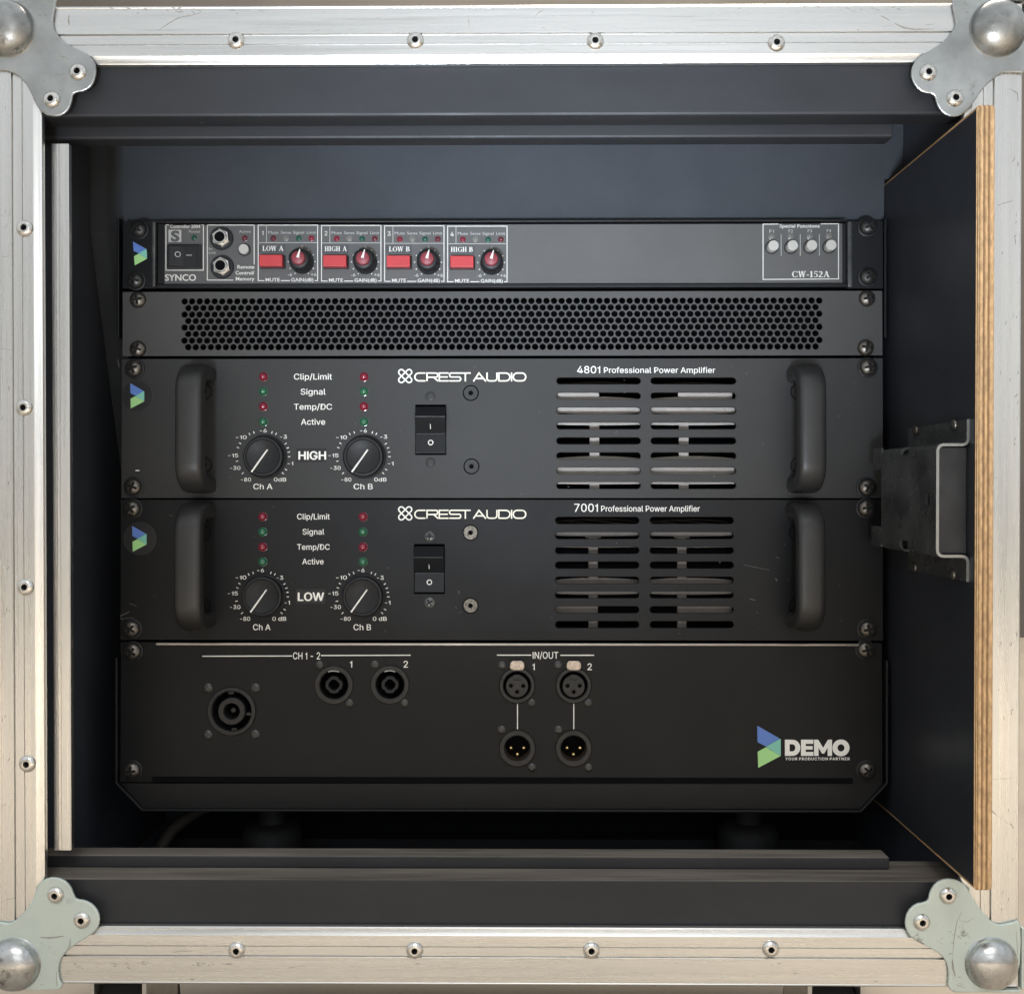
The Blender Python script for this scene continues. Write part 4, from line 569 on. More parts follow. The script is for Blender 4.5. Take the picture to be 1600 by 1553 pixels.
# header and sill boards
Y1, Y2, Y3 = YF + 5.5, YF + 22.5, YF + 36.0
z_sill = PF(800, 1375, Y1)[1]; z_head = PF(800, 181, Y1)[1]
def faced(name, x0, x1, y0, y1, z0, z1, raw, parent=case, bevel=0.5):
    """board with a black face and one worn raw edge (raw = +1 top, -1 underside)"""
    bm = NB(); box(bm, x0, x1, y0, y1, z0, z1); bmesh.ops.recalc_face_normals(bm, faces=bm.faces)
    for f in bm.faces:
        if raw and f.normal.z * raw > 0.9: f.material_index = 1
    return obj(name, bm, [M['ply_black'], M['ply_raw']], parent, bevel=bevel)
faced('sill_board', WL + .3, WR - .3, Y1, Y3 + 1, ZB + 14.3, z_sill, 1)
faced('header_board', WL + .3, WR - .3, Y1, Y2, z_head, ZT - 14.3, 0, bevel=1.6)
zl = PF(800, 1338, Y2)[1]
xr2 = PF(1390, 1345, Y2)[0]
faced('sill_batten', WL + 1, xr2, Y2, Y3, z_sill + 0.2, zl, 1, bevel=0.8)
zt2 = PF(800, 216, Y2)[1]
xr3 = PF(1397, 215, Y2)[0]
faced('header_batten', WL + 1, xr3, Y2, Y3, zt2, ZT - 14.5, 0, bevel=1.4)
# aluminium door guide on the left
GP = [(0, 3), (0, .7), (.6, .1), (2.8, 0), (2.95, .5), (3.25, .5), (3.4, 0), (4.5, 0), (4.65, .4), (4.9, .4), (5.05, 0), (9.3, 0), (9.9, .5), (9.9, 4), (8.9, 4), (8.9, 3)]
GY = 574
gx0 = PF(80.5, 500, GY)[0]; gz1 = PF(93, 225, GY)[1]; gz0 = PF(98, 1328, GY)[1]
bm = NB(); a = [bm.verts.new((gx0 + d, GY + y, gz0)) for d, y in GP]; b = [bm.verts.new((gx0 + d, GY + y, gz1)) for d, y in GP]
n = len(GP)
for i in range(n): bm.faces.new((a[i], a[(i + 1) % n], b[(i + 1) % n], b[i]))
bm.faces.new(a); bm.faces.new(list(reversed(b)))
obj('door_guide', bm, M['alu_v'], case)
# castors below
for px in (212, 1285):
    x, _ = PF(px, 1545, 640)
    bm = NB(); box(bm, x - 42, x + 42, 598, 682, ZB - 3, ZB + 1.5)
    c = obj('castor', bm, M['castor'], case)
    bm = NB(); box(bm, x - 17, x - 14.5, 612, 668, ZB - 70, ZB - 3.2); box(bm, x + 14.5, x + 17, 612, 668, ZB - 70, ZB - 3.2); obj('fork', bm, M['castor'], c)
    bm = NB()
    ring = [[bm.verts.new((x + sx, 640 + 46 * math.cos(t * math.pi / 16), FLOOR + 46.2 + 46 * math.sin(t * math.pi / 16))) for t in range(32)] for sx in (-13, 13)]
    for t in range(32): bm.faces.new((ring[0][t], ring[0][(t + 1) % 32], ring[1][(t + 1) % 32], ring[1][t]))
    bm.faces.new(ring[0]); bm.faces.new(list(reversed(ring[1])))
    obj('wheel', bm, M['rubber'], c, smooth=40)

# ================================================================== SLIDING DOOR BOARD
BX0, BX1 = 233.9, 243.3
bz1 = PF(1535, 164, YB)[1]; bz0 = PF(1530, 1391, YB)[1]
door = thing('door_panel', 'plywood door panel with black faces and bare layered edge, pushed into the right side of the case', 'door panel', ((BX0 + BX1) / 2, YB + 130, bz0))
bm = NB()
sec = [(BX0, bz0 + 2.2), (BX0 + .25, bz0 + 1.1), (BX0 + 1.0, bz0 + .2), (BX0 + 2.0, bz0), (BX1 - 1.2, bz0), (BX1, bz0 + 1.2), (BX1, bz1 - 1.2), (BX1 - 1.2, bz1), (BX0 + 2.0, bz1), (BX0 + 1.0, bz1 - .2), (BX0 + .25, bz1 - 1.1), (BX0, bz1 - 2.2)]
prism(bm, sec, YB, YB + 270)
fr = [e for e in bm.edges if all(abs(v.co.y - YB) < .01 for v in e.verts)]
bmesh.ops.bevel(bm, geom=fr, offset=.7, segments=2, affect='EDGES')
bmesh.ops.recalc_face_normals(bm, faces=bm.faces)
for f in bm.faces: f.material_index = 0 if abs(f.normal.x) > 0.995 else 1
obj('plywood_board', bm, [M['door'], M['ply_edge']], door)
# hat-section bracket on the inner face
TH = 1.5; YH0, YH1 = 535.0, 616.0
xw = 217.3
def hat(prof_in, y0, y1):
    bm = NB(); P = [Vector(p) for p in prof_in]; L = []; n = len(P)
    for i in range(n):
        d1 = (P[i] - P[max(i - 1, 0)]); d2 = (P[min(i + 1, n - 1)] - P[i])
        d1 = d1.normalized() if d1.length else d2.normalized(); d2 = d2.normalized() if d2.length else d1
        t = (d1 + d2).normalized(); nn = Vector((-t.y, t.x)); c = max(.5, nn.dot(Vector((-d1.y, d1.x))))
        L.append((P[i] + nn * TH / 2 / c, P[i] - nn * TH / 2 / c))
    A = [[bm.verts.new((q.x, y, q.y)) for q in (l[k] for l in L)] for y in (y0, y1) for k in (0, 1)]
    a0, b0, a1, b1 = A
    for i in range(n - 1):
        f = bm.faces.new((a0[i], a0[i + 1], b0[i + 1], b0[i])); f.material_index = 1
        bm.faces.new((a1[i], b1[i], b1[i + 1], a1[i + 1])); bm.faces.new((a0[i], a1[i], a1[i + 1], a0[i + 1])); bm.faces.new((b0[i], b0[i + 1], b1[i + 1], b1[i]))
    for i in (0, n - 1): bm.faces.new((a0[i], b0[i], b1[i], a1[i]))
    return bm
def fil(cx, cz, r, a0, a1): return [(p[0], p[1]) for p in arc(cx, cz, r, r, a0, a1, 4)]
zf1 = PF(1510, 655, YH0)[1]; zh1 = PF(1465, 695, YH0)[1]; zh0 = PF(1465, 869, YH0)[1]; zf0 = PF(1510, 909, YH0)[1]
xf = BX0 - TH / 2 - 0.05
prof = [(xf, zf1)] + fil(xf - 3, zh1 + 3, 3, 0, -90) + fil(xw + 3, zh1 - 3, 3, 90, 180) + fil(xw + 3, zh0 + 3, 3, 180, 270) + fil(xf - 3, zh0 - 3, 3, 90, 0) + [(xf, zf0)]
cutb = NB()
box(cutb, xw - 5, xw + 5, 574, 585, PF(1400, 712, 590)[1], zh1 + 5)
box(cutb, xw - 5, xw + 5, 574, 586, zh0 - 5, zh0 + 6)
x_, z_ = PF(1449, 780, 546)
ringv = []
bm2 = NB()
hb = hat(prof, YH0, YH1)
# hole in the web
a = [cutb.verts.new((xw - 5, 546 + 2.6 * math.cos(t * math.pi / 8), z_ + 4.0 * math.sin(t * math.pi / 8))) for t in range(16)]
b = [cutb.verts.new((xw + 5, 546 + 2.6 * math.cos(t * math.pi / 8), z_ + 4.0 * math.sin(t * math.pi / 8))) for t in range(16)]
for i in range(16): cutb.faces.new((a[i], a[(i + 1) % 16], b[(i + 1) % 16], b[i]))
cutb.faces.new(a); cutb.faces.new(list(reversed(b)))
bm2.free()
hb2 = cut(hb, cutb, None, 'hat')
bmesh.ops.recalc_face_normals(hb2, faces=hb2.faces)
for f in hb2.faces:
    if f.normal.y < -0.9 and f.calc_center_median().y < YH0 + 0.5: f.material_index = 1
clip = obj('catch_bracket', hb2, [M['clipsteel'], M['edge']], door, smooth=30)
bm = NB()
zt_a, zt_b = PF(1368, 701, 625)[1], PF(1368, 734, 625)[1]
box(bm, xw - TH / 2, xw + TH / 2, YH1 + 0.02, 631, zt_b, zt_a)
obj('tab', bm, M['clipsteel'], clip, bevel=0.3)
bm = NB(); zt_a, zt_b = PF(1366, 822, 625)[1], PF(1366, 853, 625)[1]
box(bm, xw - TH / 2, xw + TH / 2, YH1 + 0.02, 634, zt_b, zt_a)
obj('tab', bm, M['clipsteel'], clip, bevel=0.3)
bm = NB(); box(bm, xw + 1.0, BX0 - .3, 538, 539.5, zh0 + 1.2, zh1 - 1.2); obj('cover_plate', bm, M['steel_black2'], clip, bevel=.3)
def xscrew(px, py):
    d = ray(px, py); s = (BX0 - 1.7) / d.x; p = d * s
    bm = NB(); lathe(bm, 0, 0, [(3.2, 0), (3.0, -.7), (1.8, -1.4), (0, -1.6)], 16)
    for v in bm.verts: v.co = Vector((v.co.y, v.co.x, v.co.z)) + Vector((BX0 - TH - .1, p.y, p.z))
    obj('screw', bm, M['screw'], clip, smooth=40)
for q in ((1430, 673), (1490, 664), (1428, 886), (1488, 897)): xscrew(*q)

# ================================================================== SHOCK RACK FRAME
rk0 = PR(785, 1266)
rack = thing('shock_rack_frame', 'black octagonal steel rack frame on rubber mounts inside the case, carrying the stacked units', 'rack frame', (rk0[0], 100, rk0[1]), 'R')
OUT = rp([(183, 341), (183, 1222), (225, 1265), (1343, 1267), (1385, 1222), (1385, 341), (1343, 296), (228, 296)])
def strip(path, w0, w1, th=1.6, name='side_plate'):
    bm = NB(); P = [Vector(p) for p in path]; n = len(P); A = []
    for i in range(n):
        d1 = (P[i] - P[max(i - 1, 0)]); d2 = (P[min(i + 1, n - 1)] - P[i])
        d1 = d1.normalized() if d1.length else d2.normalized(); d2 = d2.normalized() if d2.length else d1
        t = (d1 + d2).normalized(); nn = Vector((-t.y, t.x)); c = max(.5, nn.dot(Vector((-d1.y, d1.x))))
        A.append((P[i], P[i] + nn * th / c))
    q = [[bm.verts.new((a[k].x, w, a[k].y)) for a in A] for w in (w0, w1) for k in (0, 1)]
    a0, b0, a1, b1 = q
    for i in range(n - 1):
        for f in ((a0[i], a0[i + 1], b0[i + 1], b0[i]), (a1[i], b1[i], b1[i + 1], a1[i + 1]), (a0[i], a1[i], a1[i + 1], a0[i + 1]), (b0[i], b0[i + 1], b1[i + 1], b1[i])): bm.faces.new(f)
    for i in (0, n - 1): bm.faces.new((a0[i], b0[i], b1[i], a1[i]))
    return obj(name, bm, M['steel_black'], rack, bevel=0.5)
L_lo, L_up = PR(183, 1026), PR(183, 528); R_lo, R_up = PR(1385, 1030), PR(1385, 528)
strip([L_lo, OUT[1], OUT[2], OUT[3], OUT[4], R_lo], -4.0, 180, name='base_tray')
strip([R_up, OUT[5]], -1.0, 180, name='corner_post'); strip([OUT[0], L_up], -1.0, 180, name='corner_post')
strip([(L_up[0], L_up[1] - .3), (L_lo[0], L_lo[1] + .3)], 18, 180); strip([(R_lo[0], R_lo[1] + .3), (R_up[0], R_up[1] - .3)], 18, 180)
bm = NB(); prism(bm, rp([(190, 1222.5), (1379, 1222.5), (1344, 1263), (226, 1262)]), -1.5, 0.3); obj('front_flange', bm, M['steel_black'], rack, bevel=0.4)
for px in (425, 1169):
    Ym = 712.0; x, _ = PF(px, 1300, Ym); zb = ZB + 14
    ztop = PF(px, 1284, Ym)[1]
    bm = NB()
    # turned about the vertical axis
    prof = [(24, zb + .2), (24, zb + 3), (21.5, zb + 4), (20.5, ztop - 7), (18, ztop - 2), (14, ztop), (9, ztop + .5), (9, ztop + 40)]
    rings = []
    for r, z in prof: rings.append([bm.verts.new((x + r * math.cos(k * math.pi / 16), Ym + r * math.sin(k * math.pi / 16), z)) for k in range(32)])
    for a, b in zip(rings, rings[1:]):
        for k in range(32): bm.faces.new((a[k], a[(k + 1) % 32], b[(k + 1) % 32], b[k]))
    for v in bm.verts:
        d = v.co - RO; v.co = Vector((v.co.x, d.dot(WA), d.dot(VA)))
    obj('rubber_mount', bm, M['rubber'], rack, smooth=40)
# batten on the case floor behind the mounts, loose cable
bm = NB(); x0, _ = PF(495, 1315, 745); x1, _ = PF(1390, 1315, 745); box(bm, WL + 20, x1, 738, 756, ZB + 14.2, PF(800, 1311, 738)[1]); obj('floor_batten', bm, M['ply_black'], case)
cp = []
for (px, py, Y) in ((246, 1345, 700), (252, 1322, 705), (268, 1298, 712), (288, 1281, 720), (312, 1266, 730), (345, 1252, 742), (390, 1244, 755)):
    x, z = PF(px, py, Y); cp.append((x, Y, z))
bm = NB(); tube(bm, cp, 4.2, 10)
o = obj('loose_cable', bm, M['cable'], None, smooth=60); o['label'] = 'thick grey brown cable curving up behind the sill under the rack'; o['category'] = 'cable'

# ================================================================== RACK UNITS
# ---- shared small parts
bmA = NB(); lathe(bmA, 0, 0, [(5.2, 0.0), (5.2, -0.7), (4.9, -1.6), (4.1, -2.5), (2.8, -3.2), (1.3, -3.55), (0, -3.6)], 32, cap0=True)
bmB = NB(); box(bmB, -3.1, 3.1, -8, -1.7, -0.8, 0.8); 
bmC = cut(bmA, bmB, None, 'screw')
bmB = NB(); box(bmB, -0.8, 0.8, -8, -1.7, -3.1, 3.1)
bmC = cut(bmC, bmB, None, 'screw')
bmC.normal_update()
for f in bmC.faces:
    c = f.calc_center_median(); r_ = math.hypot(c.x, c.z)
    if r_ < 3.3 and (abs(f.normal.y) < .15 or abs(c.y + 1.7) < .03): f.material_index = 1
SCREW = mesh_of(bmC, [M['screw'], M['recess']], 35, 'rack_screw')
SCREW_B = SCREW.copy(); SCREW_B.materials[0] = M['screw_blk']
bm = NB(); lathe(bm, 0, 0, [(6.4, 0), (6.4, -0.8), (5.9, -1.1), (5.3, -1.1)], 32, cap1=False); WASHER = mesh_of(bm, M['plastic'], 35, 'washer')
def rack_screw(px, py, unit, w=-1.8, black=False, washer=True):
    u, v = PR(px, py); k = (YP + w - 2) / YP; u *= k; v *= k     # screw head measured at its own depth
    o = place('rack_screw', SCREW_B if black else SCREW, unit, (u, w - (1.0 if washer else 0), v), (random.uniform(-.05, .05), random.uniform(0, 1.57), random.uniform(-.05, .05)))
    if washer: place('washer', WASHER, o, (u, w, v))
def small_screw_mesh(r, mat, name):
    a = NB(); lathe(a, 0, 0, [(r, 0.0), (r, -0.35), (r * .86, -0.7), (r * .5, -0.95), (0, -1.0)], 20, cap0=True)
    b = NB(); box(b, -r * .62, r * .62, -4, -.3, -r * .17, r * .17)
    c = cut(a, b, None, 's'); b = NB(); box(b, -r * .17, r * .17, -4, -.3, -r * .62, r * .62); c = cut(c, b, None, 's')
    return mesh_of(c, mat, 35, name)
SM8 = small_screw_mesh(3.1, M['screw_blk'], 'fixing_screw'); SM7 = small_screw_mesh(2.7, M['screw_blk'], 'fixing_screw')
SM9 = small_screw_mesh(3.5, M['panel_amp'], 'fixing_screw'); SM9w = small_screw_mesh(3.5, M['clipsteel'], 'fixing_screw')
def fix(mesh, px, py, parent, w):
    u, v = PR(px, py); place('fixing_screw', mesh, parent, (u, w, v), (0, random.uniform(0, 1.57), 0))
def bolt_mesh(mat):
    a = NB(); lathe(a, 0, 0, [(5.15, 0.2), (5.1, -0.02), (4.4, -0.02), (4.3, -.14), (1.55, -.14), (1.5, -.05), (0, -.05)], 28)
    for f in a.faces:
        r_ = max(math.hypot(v.co.x, v.co.z) for v in f.verts); f.material_index = 1 if (r_ > 4.5 or r_ < 1.53) else 0
    return mesh_of(a, [mat, M['hole']], 30, 'panel_bolt')
BOLT1, BOLT2 = bolt_mesh(M['panel_amp']), bolt_mesh(M['screw_worn'])
BOLT1b = bolt_mesh(M['panel_amp2'])
bm = NB(); lathe(bm, 0, 0, [(2.9, 0.3), (2.9, -0.15), (2.65, -0.2), (2.6, -.9), (2.3, -1.9), (1.6, -2.6), (0.8, -2.95), (0, -3.05)], 24)
LEDM = {}
for k in ('led_red', 'led_green'): LEDM[k] = mesh_of(bm.copy(), M[k], 50, k)
bm.free()
bm = NB(); lathe(bm, 0, 0, [(1.95, 0.02), (1.9, -0.25), (1.65, -.35), (1.6, -.1), (1.35, -.05), (1.0, -.45), (0.5, -.7), (0, -.75)], 20)
for k in ('led_red_dim', 'led_green_dim', 'led_clear', 'led_red2'):
    LEDM[k] = mesh_of(bm.copy(), M[k], 40, k)
bm.free()
def led(kind, px, py, parent, w):
    u, v = PR(px, py); place('indicator_led', LEDM[kind], parent, (u, w, v))
def arrow_logo(x, y, h, parent, w, shear=0.0):
    """folded ribbon arrow mark; (x, y) top-left of a 36.8 x 65.5 design scaled to height h (px)"""
    k = h / 65.5
    def q(p): return rp([(x + (a + shear * b) * k, y + b * k) for a, b in p])
    B = [(0, 0), (0.6, 25.6), (13.4, 32.2), (35.6, 20.2)]
    G = [(13.4, 33.6), (0.8, 40.5), (1.6, 65.5), (36.6, 47.2), (16, 35.2)]
    T = [(35.9, 20.4), (36.8, 21.2), (36.8, 47.0), (16.2, 35.0), (13.6, 32.6)]
    bm = NB()
    for i, p in enumerate((B, G, T)): 
        poly(bm, q(p), w - .02 * i); bm.faces.ensure_lookup_table(); bm.faces[-1].material_index = i
    bmesh.ops.recalc_face_normals(bm, faces=bm.faces)
    return obj('arrow_mark', bm, [M['blue'], M['green'], M['teal']], parent)
def chassis(name, y0, y1, unit, w0=24):
    bm = NB(); rbox(bm, 225, y0, 1345, y1, w0, 170); obj(name, bm, M['hole'], unit)

# ---- 1. controller -------------------------------------------------------------
u, v = PR(785, 452)
ctl = thing('signal_controller', 'slim grey signal controller at the top of the rack with four red mute buttons', 'audio controller', (u, 0, v), 'R')
W_ = -1.8
for (a, b, c, d) in ((193, 246.5, 240, 246.5), (1321.5, 1378, 1321.5, 1329)):
    bm = NB(); rbox(bm, a, 346.5, b, 452, W_, 0); ear = obj('mounting_ear', bm, M['steel_black'], ctl, bevel=.3)
    bm = NB(); rbox(bm, c, 348, d, 451, W_ - 2.6, W_ - .02); obj('ear_ridge', bm, M['clipsteel'], ear, bevel=1.0)
# bezel: black channel around the face
bm = NB(); rbox(bm, 247, 345, 1321, 350.4, -3.6, 2); rbox(bm, 247, 444.5, 1321, 452, -3.4, 2); rbox(bm, 247, 350.5, 257.5, 444.4, -1.2, 2); rbox(bm, 1315.5, 350.5, 1321, 444.4, -1.2, 2)
obj('bezel', bm, M['steel_black'], ctl, bevel=.35)
bm = NB(); rbox(bm, 257.6, 350.6, 1315.4, 444.3, -0.8, 1.5); face = obj('faceplate', bm, M['panel_ctl'], ctl)
WF = -0.8
ink = NB(); ink2 = NB(); wp = WF - .06
line(ink, 260, 352, 260, 423.6, w=wp); line(ink, 318.5, 352, 318.5, 423.6, w=wp); line(ink, 260.7, 423, 317.8, 423, w=wp)
line(ink, 260.7, 352.2, 265, 352.2, w=wp); line(ink, 315.5, 352.2, 317.8, 352.2, w=wp)
text(ink, 'Controller 2004', 266.5, 313.5, 357.2, 5.2, wp, .012)
text(ink2, 'Power', 296, 314, 364.6, 4.0, wp)
text(ink, 'SYNCO', 258.5, 307, 439.6, 10.2, wp, .018)
line(ink, 324.6, 352.5, 324.6, 439, w=wp); line(ink, 325.3, 352.6, 396.9, 352.6, w=wp); line(ink, 397.6, 352, 397.6, 414, w=wp); line(ink, 325.3, 438.4, 365, 438.4, w=wp)
text(ink2, 'Active', 374, 392, 364.6, 4.0, wp); text(ink2, 'In', 327, 332.3, 391.5, 4.2, wp); text(ink2, 'Link', 327, 338, 397.6, 4.2, wp)
text(ink, 'Remote', 371.5, 398, 420.6, 5.6, wp, .015); text(ink, 'Control/', 368.5, 398, 429.8, 5.6, wp, .015); text(ink, 'Memory', 369, 398, 439.2, 5.6, wp, .015)
led('led_green_dim', 304, 372.5, ctl, WF)
led('led_red_dim', 383, 373, ctl, WF)
# S emblem
bm = NB(); poly(bm, rp([(264, 360), (284, 360), (284, 379), (264, 379)]), WF - .05)
emb = obj('emblem', bm, M['print_grey'], ctl)
bm = NB(); text(bm, 'S', 267.5, 281.5, 378.4, 17.2, WF - .1, .05); obj('emblem_letter', bm, M['panel_ctl'], emb)
# rocker switch
bm = NB(); rbox(bm, 262.5, 383, 316, 421, WF - 1.8, WF); swt = obj('power_switch', bm, M['plastic'], ctl, bevel=.7)
bm = NB(); a = PR(268, 417.5); b_ = PR(310, 387)
um = (a[0] + b_[0]) / 2
prism_pts = [(a[0], WF - 1.4), (a[0], WF - 4.2), (um, WF - 2.4), (b_[0], WF - 2.2), (b_[0], WF - 1.4)]
va = [bm.verts.new((p[0], p[1], a[1])) for p in prism_pts]; vb = [bm.verts.new((p[0], p[1], b_[1])) for p in prism_pts]
for i in range(5): bm.faces.new((va[i], va[(i + 1) % 5], vb[(i + 1) % 5], vb[i]))
bm.faces.new(va); bm.faces.new(list(reversed(vb)))
rk = obj('rocker', bm, M['plastic'], swt, bevel=.3)
bm = NB()
cx_, cz_ = PR(281, 400); 
for i, t in enumerate((1,)):
    pts = arc(cx_, cz_, 1.55, 1.55, 0, 345, 22); stroke(bm, pts, .48, 0, closed=True)
for vv in bm.verts: vv.co.y = WF - 4.25 + (vv.co.x - a[0]) / (um - a[0]) * 1.8 - .08
p0, p1 = PR(293.5, 401), PR(302.5, 401); stroke(bm, [p0, p1], .45, WF - 2.45)
obj('switch_mark', bm, M['print_grey'], rk)
# jacks
for (cx0, cy0) in ((347, 373.5), (348, 418)):
    cu_, cv = PR(cx0, cy0)
    bm = NB(); lathe(bm, cu_, cv, [(7.5, 0), (7.5, -.7), (7.1, -1.1), (4.0, -1.1)], 36, y=WF, cap1=False); jk = obj('jack_socket', bm, M['plastic'], ctl, smooth=35)
    bm = NB(); lathe(bm, cu_, cv, [(6.1, -1.0), (6.1, -2.6), (5.5, -3.1), (4.2, -3.2)], 6, y=WF, cap1=False, phase=math.pi / 2 + .12)
    obj('hex_nut', bm, M['chrome'], jk)
    bm = NB(); lathe(bm, cu_, cv, [(4.5, -2.8), (4.4, -4.6), (4.0, -5.0), (3.3, -5.0), (3.05, -4.6), (3.0, -.5)], 28, y=WF, cap1=False); obj('bushing', bm, M['chrome'], jk, smooth=30)
    bm = NB(); lathe(bm, cu_, cv, [(3.1, -3.4), (0, -3.4)], 20, y=WF); obj('jack_hole', bm, M['hole'], jk)
def push_button(px, py, r, h, parent, ring=True):
    cu_, cv = PR(px, py)
    bm = NB(); lathe(bm, cu_, cv, [(r * 1.28, .02), (r * 1.28, -.35), (r * 1.08, -.4), (r * 1.06, .1)], 28, y=WF, cap1=False); b = obj('push_button', bm, M['plastic'], parent, smooth=30)
    bm = NB(); lathe(bm, cu_, cv, [(r, .05), (r, -h + .3), (r - .3, -h), (0, -h)], 28, y=WF); obj('button_cap', bm, M['white'], b, smooth=35)
push_button(382.5, 391, 3.2, 2.4, ctl)
# channels
names = ('LOW A', 'HIGH A', 'LOW B', 'HIGH B')
for i in range(4):
    ox = (0, 98.8, 197.2, 295.6)[i]; oy = i * .55
    X = lambda a: a + ox
    Yy = lambda b: b + oy
    line(ink, X(404), Yy(352), X(404), Yy(439.9), w=wp); line(ink, X(496.7), Yy(352), X(496.7), Yy(439.9), w=wp); line(ink, X(404.7), Yy(352.7), X(496), Yy(352.7), w=wp)
    line(ink, X(404.7), Yy(439.3), X(413.5), Yy(439.3), w=wp); line(ink, X(439.5), Yy(439.3), X(453.5), Yy(439.3), w=wp); line(ink, X(492), Yy(439.3), X(496), Yy(439.3), w=wp)
    line(ink2, X(417), Yy(353.5), X(417), Yy(379.4), .9, w=wp); line(ink2, X(404.7), Yy(380), X(496), Yy(380), .9, w=wp)
    sans(ink, str(i + 1), X(411), None, Yy(368.3), 6.8, wp, .01)
    for s_, c, hw in (('Mute', 427.5, 7.8), ('Sense', 447.3, 8), ('Signal', 467, 8.6), ('Limit', 487, 7)): text(ink2, s_, X(c - hw), X(c + hw), Yy(366.2), 4.3, wp)
    for kd, c in ((('led_red_dim', 'led_red2', 'led_red2', 'led_red2')[i], 427.6), ('led_clear', 447.5), ('led_green_dim', 467.2), (('led_red2', 'led_red_dim', 'led_red_dim', 'led_red_dim')[i], 487)): led(kd, X(c), Yy(373.3), ctl, WF)
    text(ink, 'MUTE', X(415.5), X(437.5), Yy(440.6), 5.4, wp, .012); text(ink, 'GAIN(dB)', X(455.5), X(490), Yy(440.6), 5.4, wp, .012)
    text(ink2, '-6', X(450), X(457), Yy(432.2), 5.0, wp, .01); text(ink2, '+6', X(486), X(495), Yy(432.2), 5.0, wp, .01); text(ink2, '0', X(472.6), None, Yy(390), 5.6, wp)
    for a in range(11):
        an = math.radians(-90 + 30 + 30 * a)
        if a in (5,): continue
        cxp, cyp = X(471.8 + 21 * math.cos(an + 0)), Yy(409.5 + 21.3 * -math.sin(an))
        uu, vv_ = PR(cxp, cyp); poly(ink, [(uu + .42 * math.cos(t * math.pi / 4), vv_ + .42 * math.sin(t * math.pi / 4)) for t in range(8)], wp)
    bm = NB(); rbox(bm, X(405), Yy(383.5), X(446.5), Yy(395.5), WF - .12, WF + .1); tp = obj('channel_tape', bm, M['tape_grey'], ctl)
    bm = NB(); serif(bm, names[i], X(410.5 if 'LOW' in names[i] else 409), X(443.5), Yy(392.8), 7.6, WF - .18); obj('tape_lettering', bm, M['print_ctl'], tp)
    bm = NB(); rbox(bm, X(407.5), Yy(400.5), X(447), Yy(421), WF - .9, WF + .2); mb = obj('mute_button', bm, M['plastic'], ctl, bevel=.3)
    bm = NB(); rbox(bm, X(409), Yy(402.2), X(445), Yy(419.6), WF - 6.0, WF - .85); obj('button_cap', bm, M['red'], mb, bevel=.35)
    cu_, cv = PR(X(473), Yy(411))
    ridg = lambda k, n: 1 + (.018 if k % 2 else -.018)
    bm = NB(); lathe(bm, cu_, cv, [(7.3, 0), (7.35, -2.0), (7.0, -3.0), (6.6, -10.2), (6.0, -11.0), (4.3, -11.3)], 48, y=WF - .2, cap1=True, mod=ridg); kb = obj('gain_knob', bm, M['plastic'], ctl, smooth=50)
    bm = NB(); lathe(bm, cu_, cv, [(4.4, -11.25), (4.1, -13.0), (3.5, -13.5), (0, -13.7)], 32, y=WF - .2); obj('knob_cap', bm, M['redcap'], kb, smooth=40)
    a_ = math.radians(76 - i * 0.5); dx, dz = math.cos(a_), math.sin(a_); px_, pz = -dz, dx
    bm = NB()
    q = [(cu_ - dx * .2 + px_ * .95, WF - 14.05, cv - dz * .2 + pz * .95), (cu_ - dx * .2 - px_ * .95, WF - 14.05, cv - dz * .2 - pz * .95), (cu_ + dx * 5.4 - px_ * .25, WF - 13.75, cv + dz * 5.4 - pz * .25), (cu_ + dx * 5.4 + px_ * .25, WF - 13.75, cv + dz * 5.4 + pz * .25)]
    t1 = [bm.verts.new(p) for p in q]; t2 = [bm.verts.new((p[0], p[1] + .5, p[2])) for p in q]
    bm.faces.new(t1); bm.faces.new(list(reversed(t2)))
    for k in range(4): bm.faces.new((t1[k], t1[(k + 1) % 4], t2[(k + 1) % 4], t2[k]))
    obj('pointer', bm, M['print_ctl'], kb)
ink3 = NB(); ink4 = NB()
# special functions
line(ink3, 1191.8, 350.5, 1191.8, 438, 1.4, wp); line(ink3, 1309.5, 350, 1309.5, 437.2, 1.4, wp); line(ink3, 1192.5, 437.4, 1308.8, 436.6, 1.4, wp)
line(ink3, 1192.5, 351.2, 1216, 351, 1.3, wp); line(ink3, 1281.5, 350.7, 1308.8, 350.6, 1.3, wp)
text(ink3, 'Special Functions', 1217.5, 1280, 356.6, 5.2, wp, .012)
for i in range(4):
    c = 1205.2 + 29.8 * i; yy = 371 - i * .3
    text(ink4, 'F%d' % (i + 1), c - 3.4, c + 3.4, yy - 6.4, 4.6, wp)
    led('led_clear', c - .3, yy, ctl, WF); push_button(c, yy + 16.5, 3.35, 5.2, ctl)
    if i: line(ink4, c - 15, 367, c - 15, 400.5, .9, wp)
serif(ink3, 'CW-152A', 1237, 1295.5, 434, 9.6, wp)
obj('function_lettering', ink3, M['print_ctl'], face); obj('function_lettering', ink4, M['print_grey'], face); obj('white_lettering', ink, M['print_ctl'], face); obj('grey_lettering', ink2, M['print_grey'], face)
for q in ((216, 358), (211, 438)): rack_screw(*q, ctl, black=True)
for q in ((1357, 354), (1357, 432)): rack_screw(*q, ctl, black=True)
arrow_logo(209.5, 379, 37, ctl, W_ - .08, 0.05)
chassis('chassis', 356, 446, ctl)

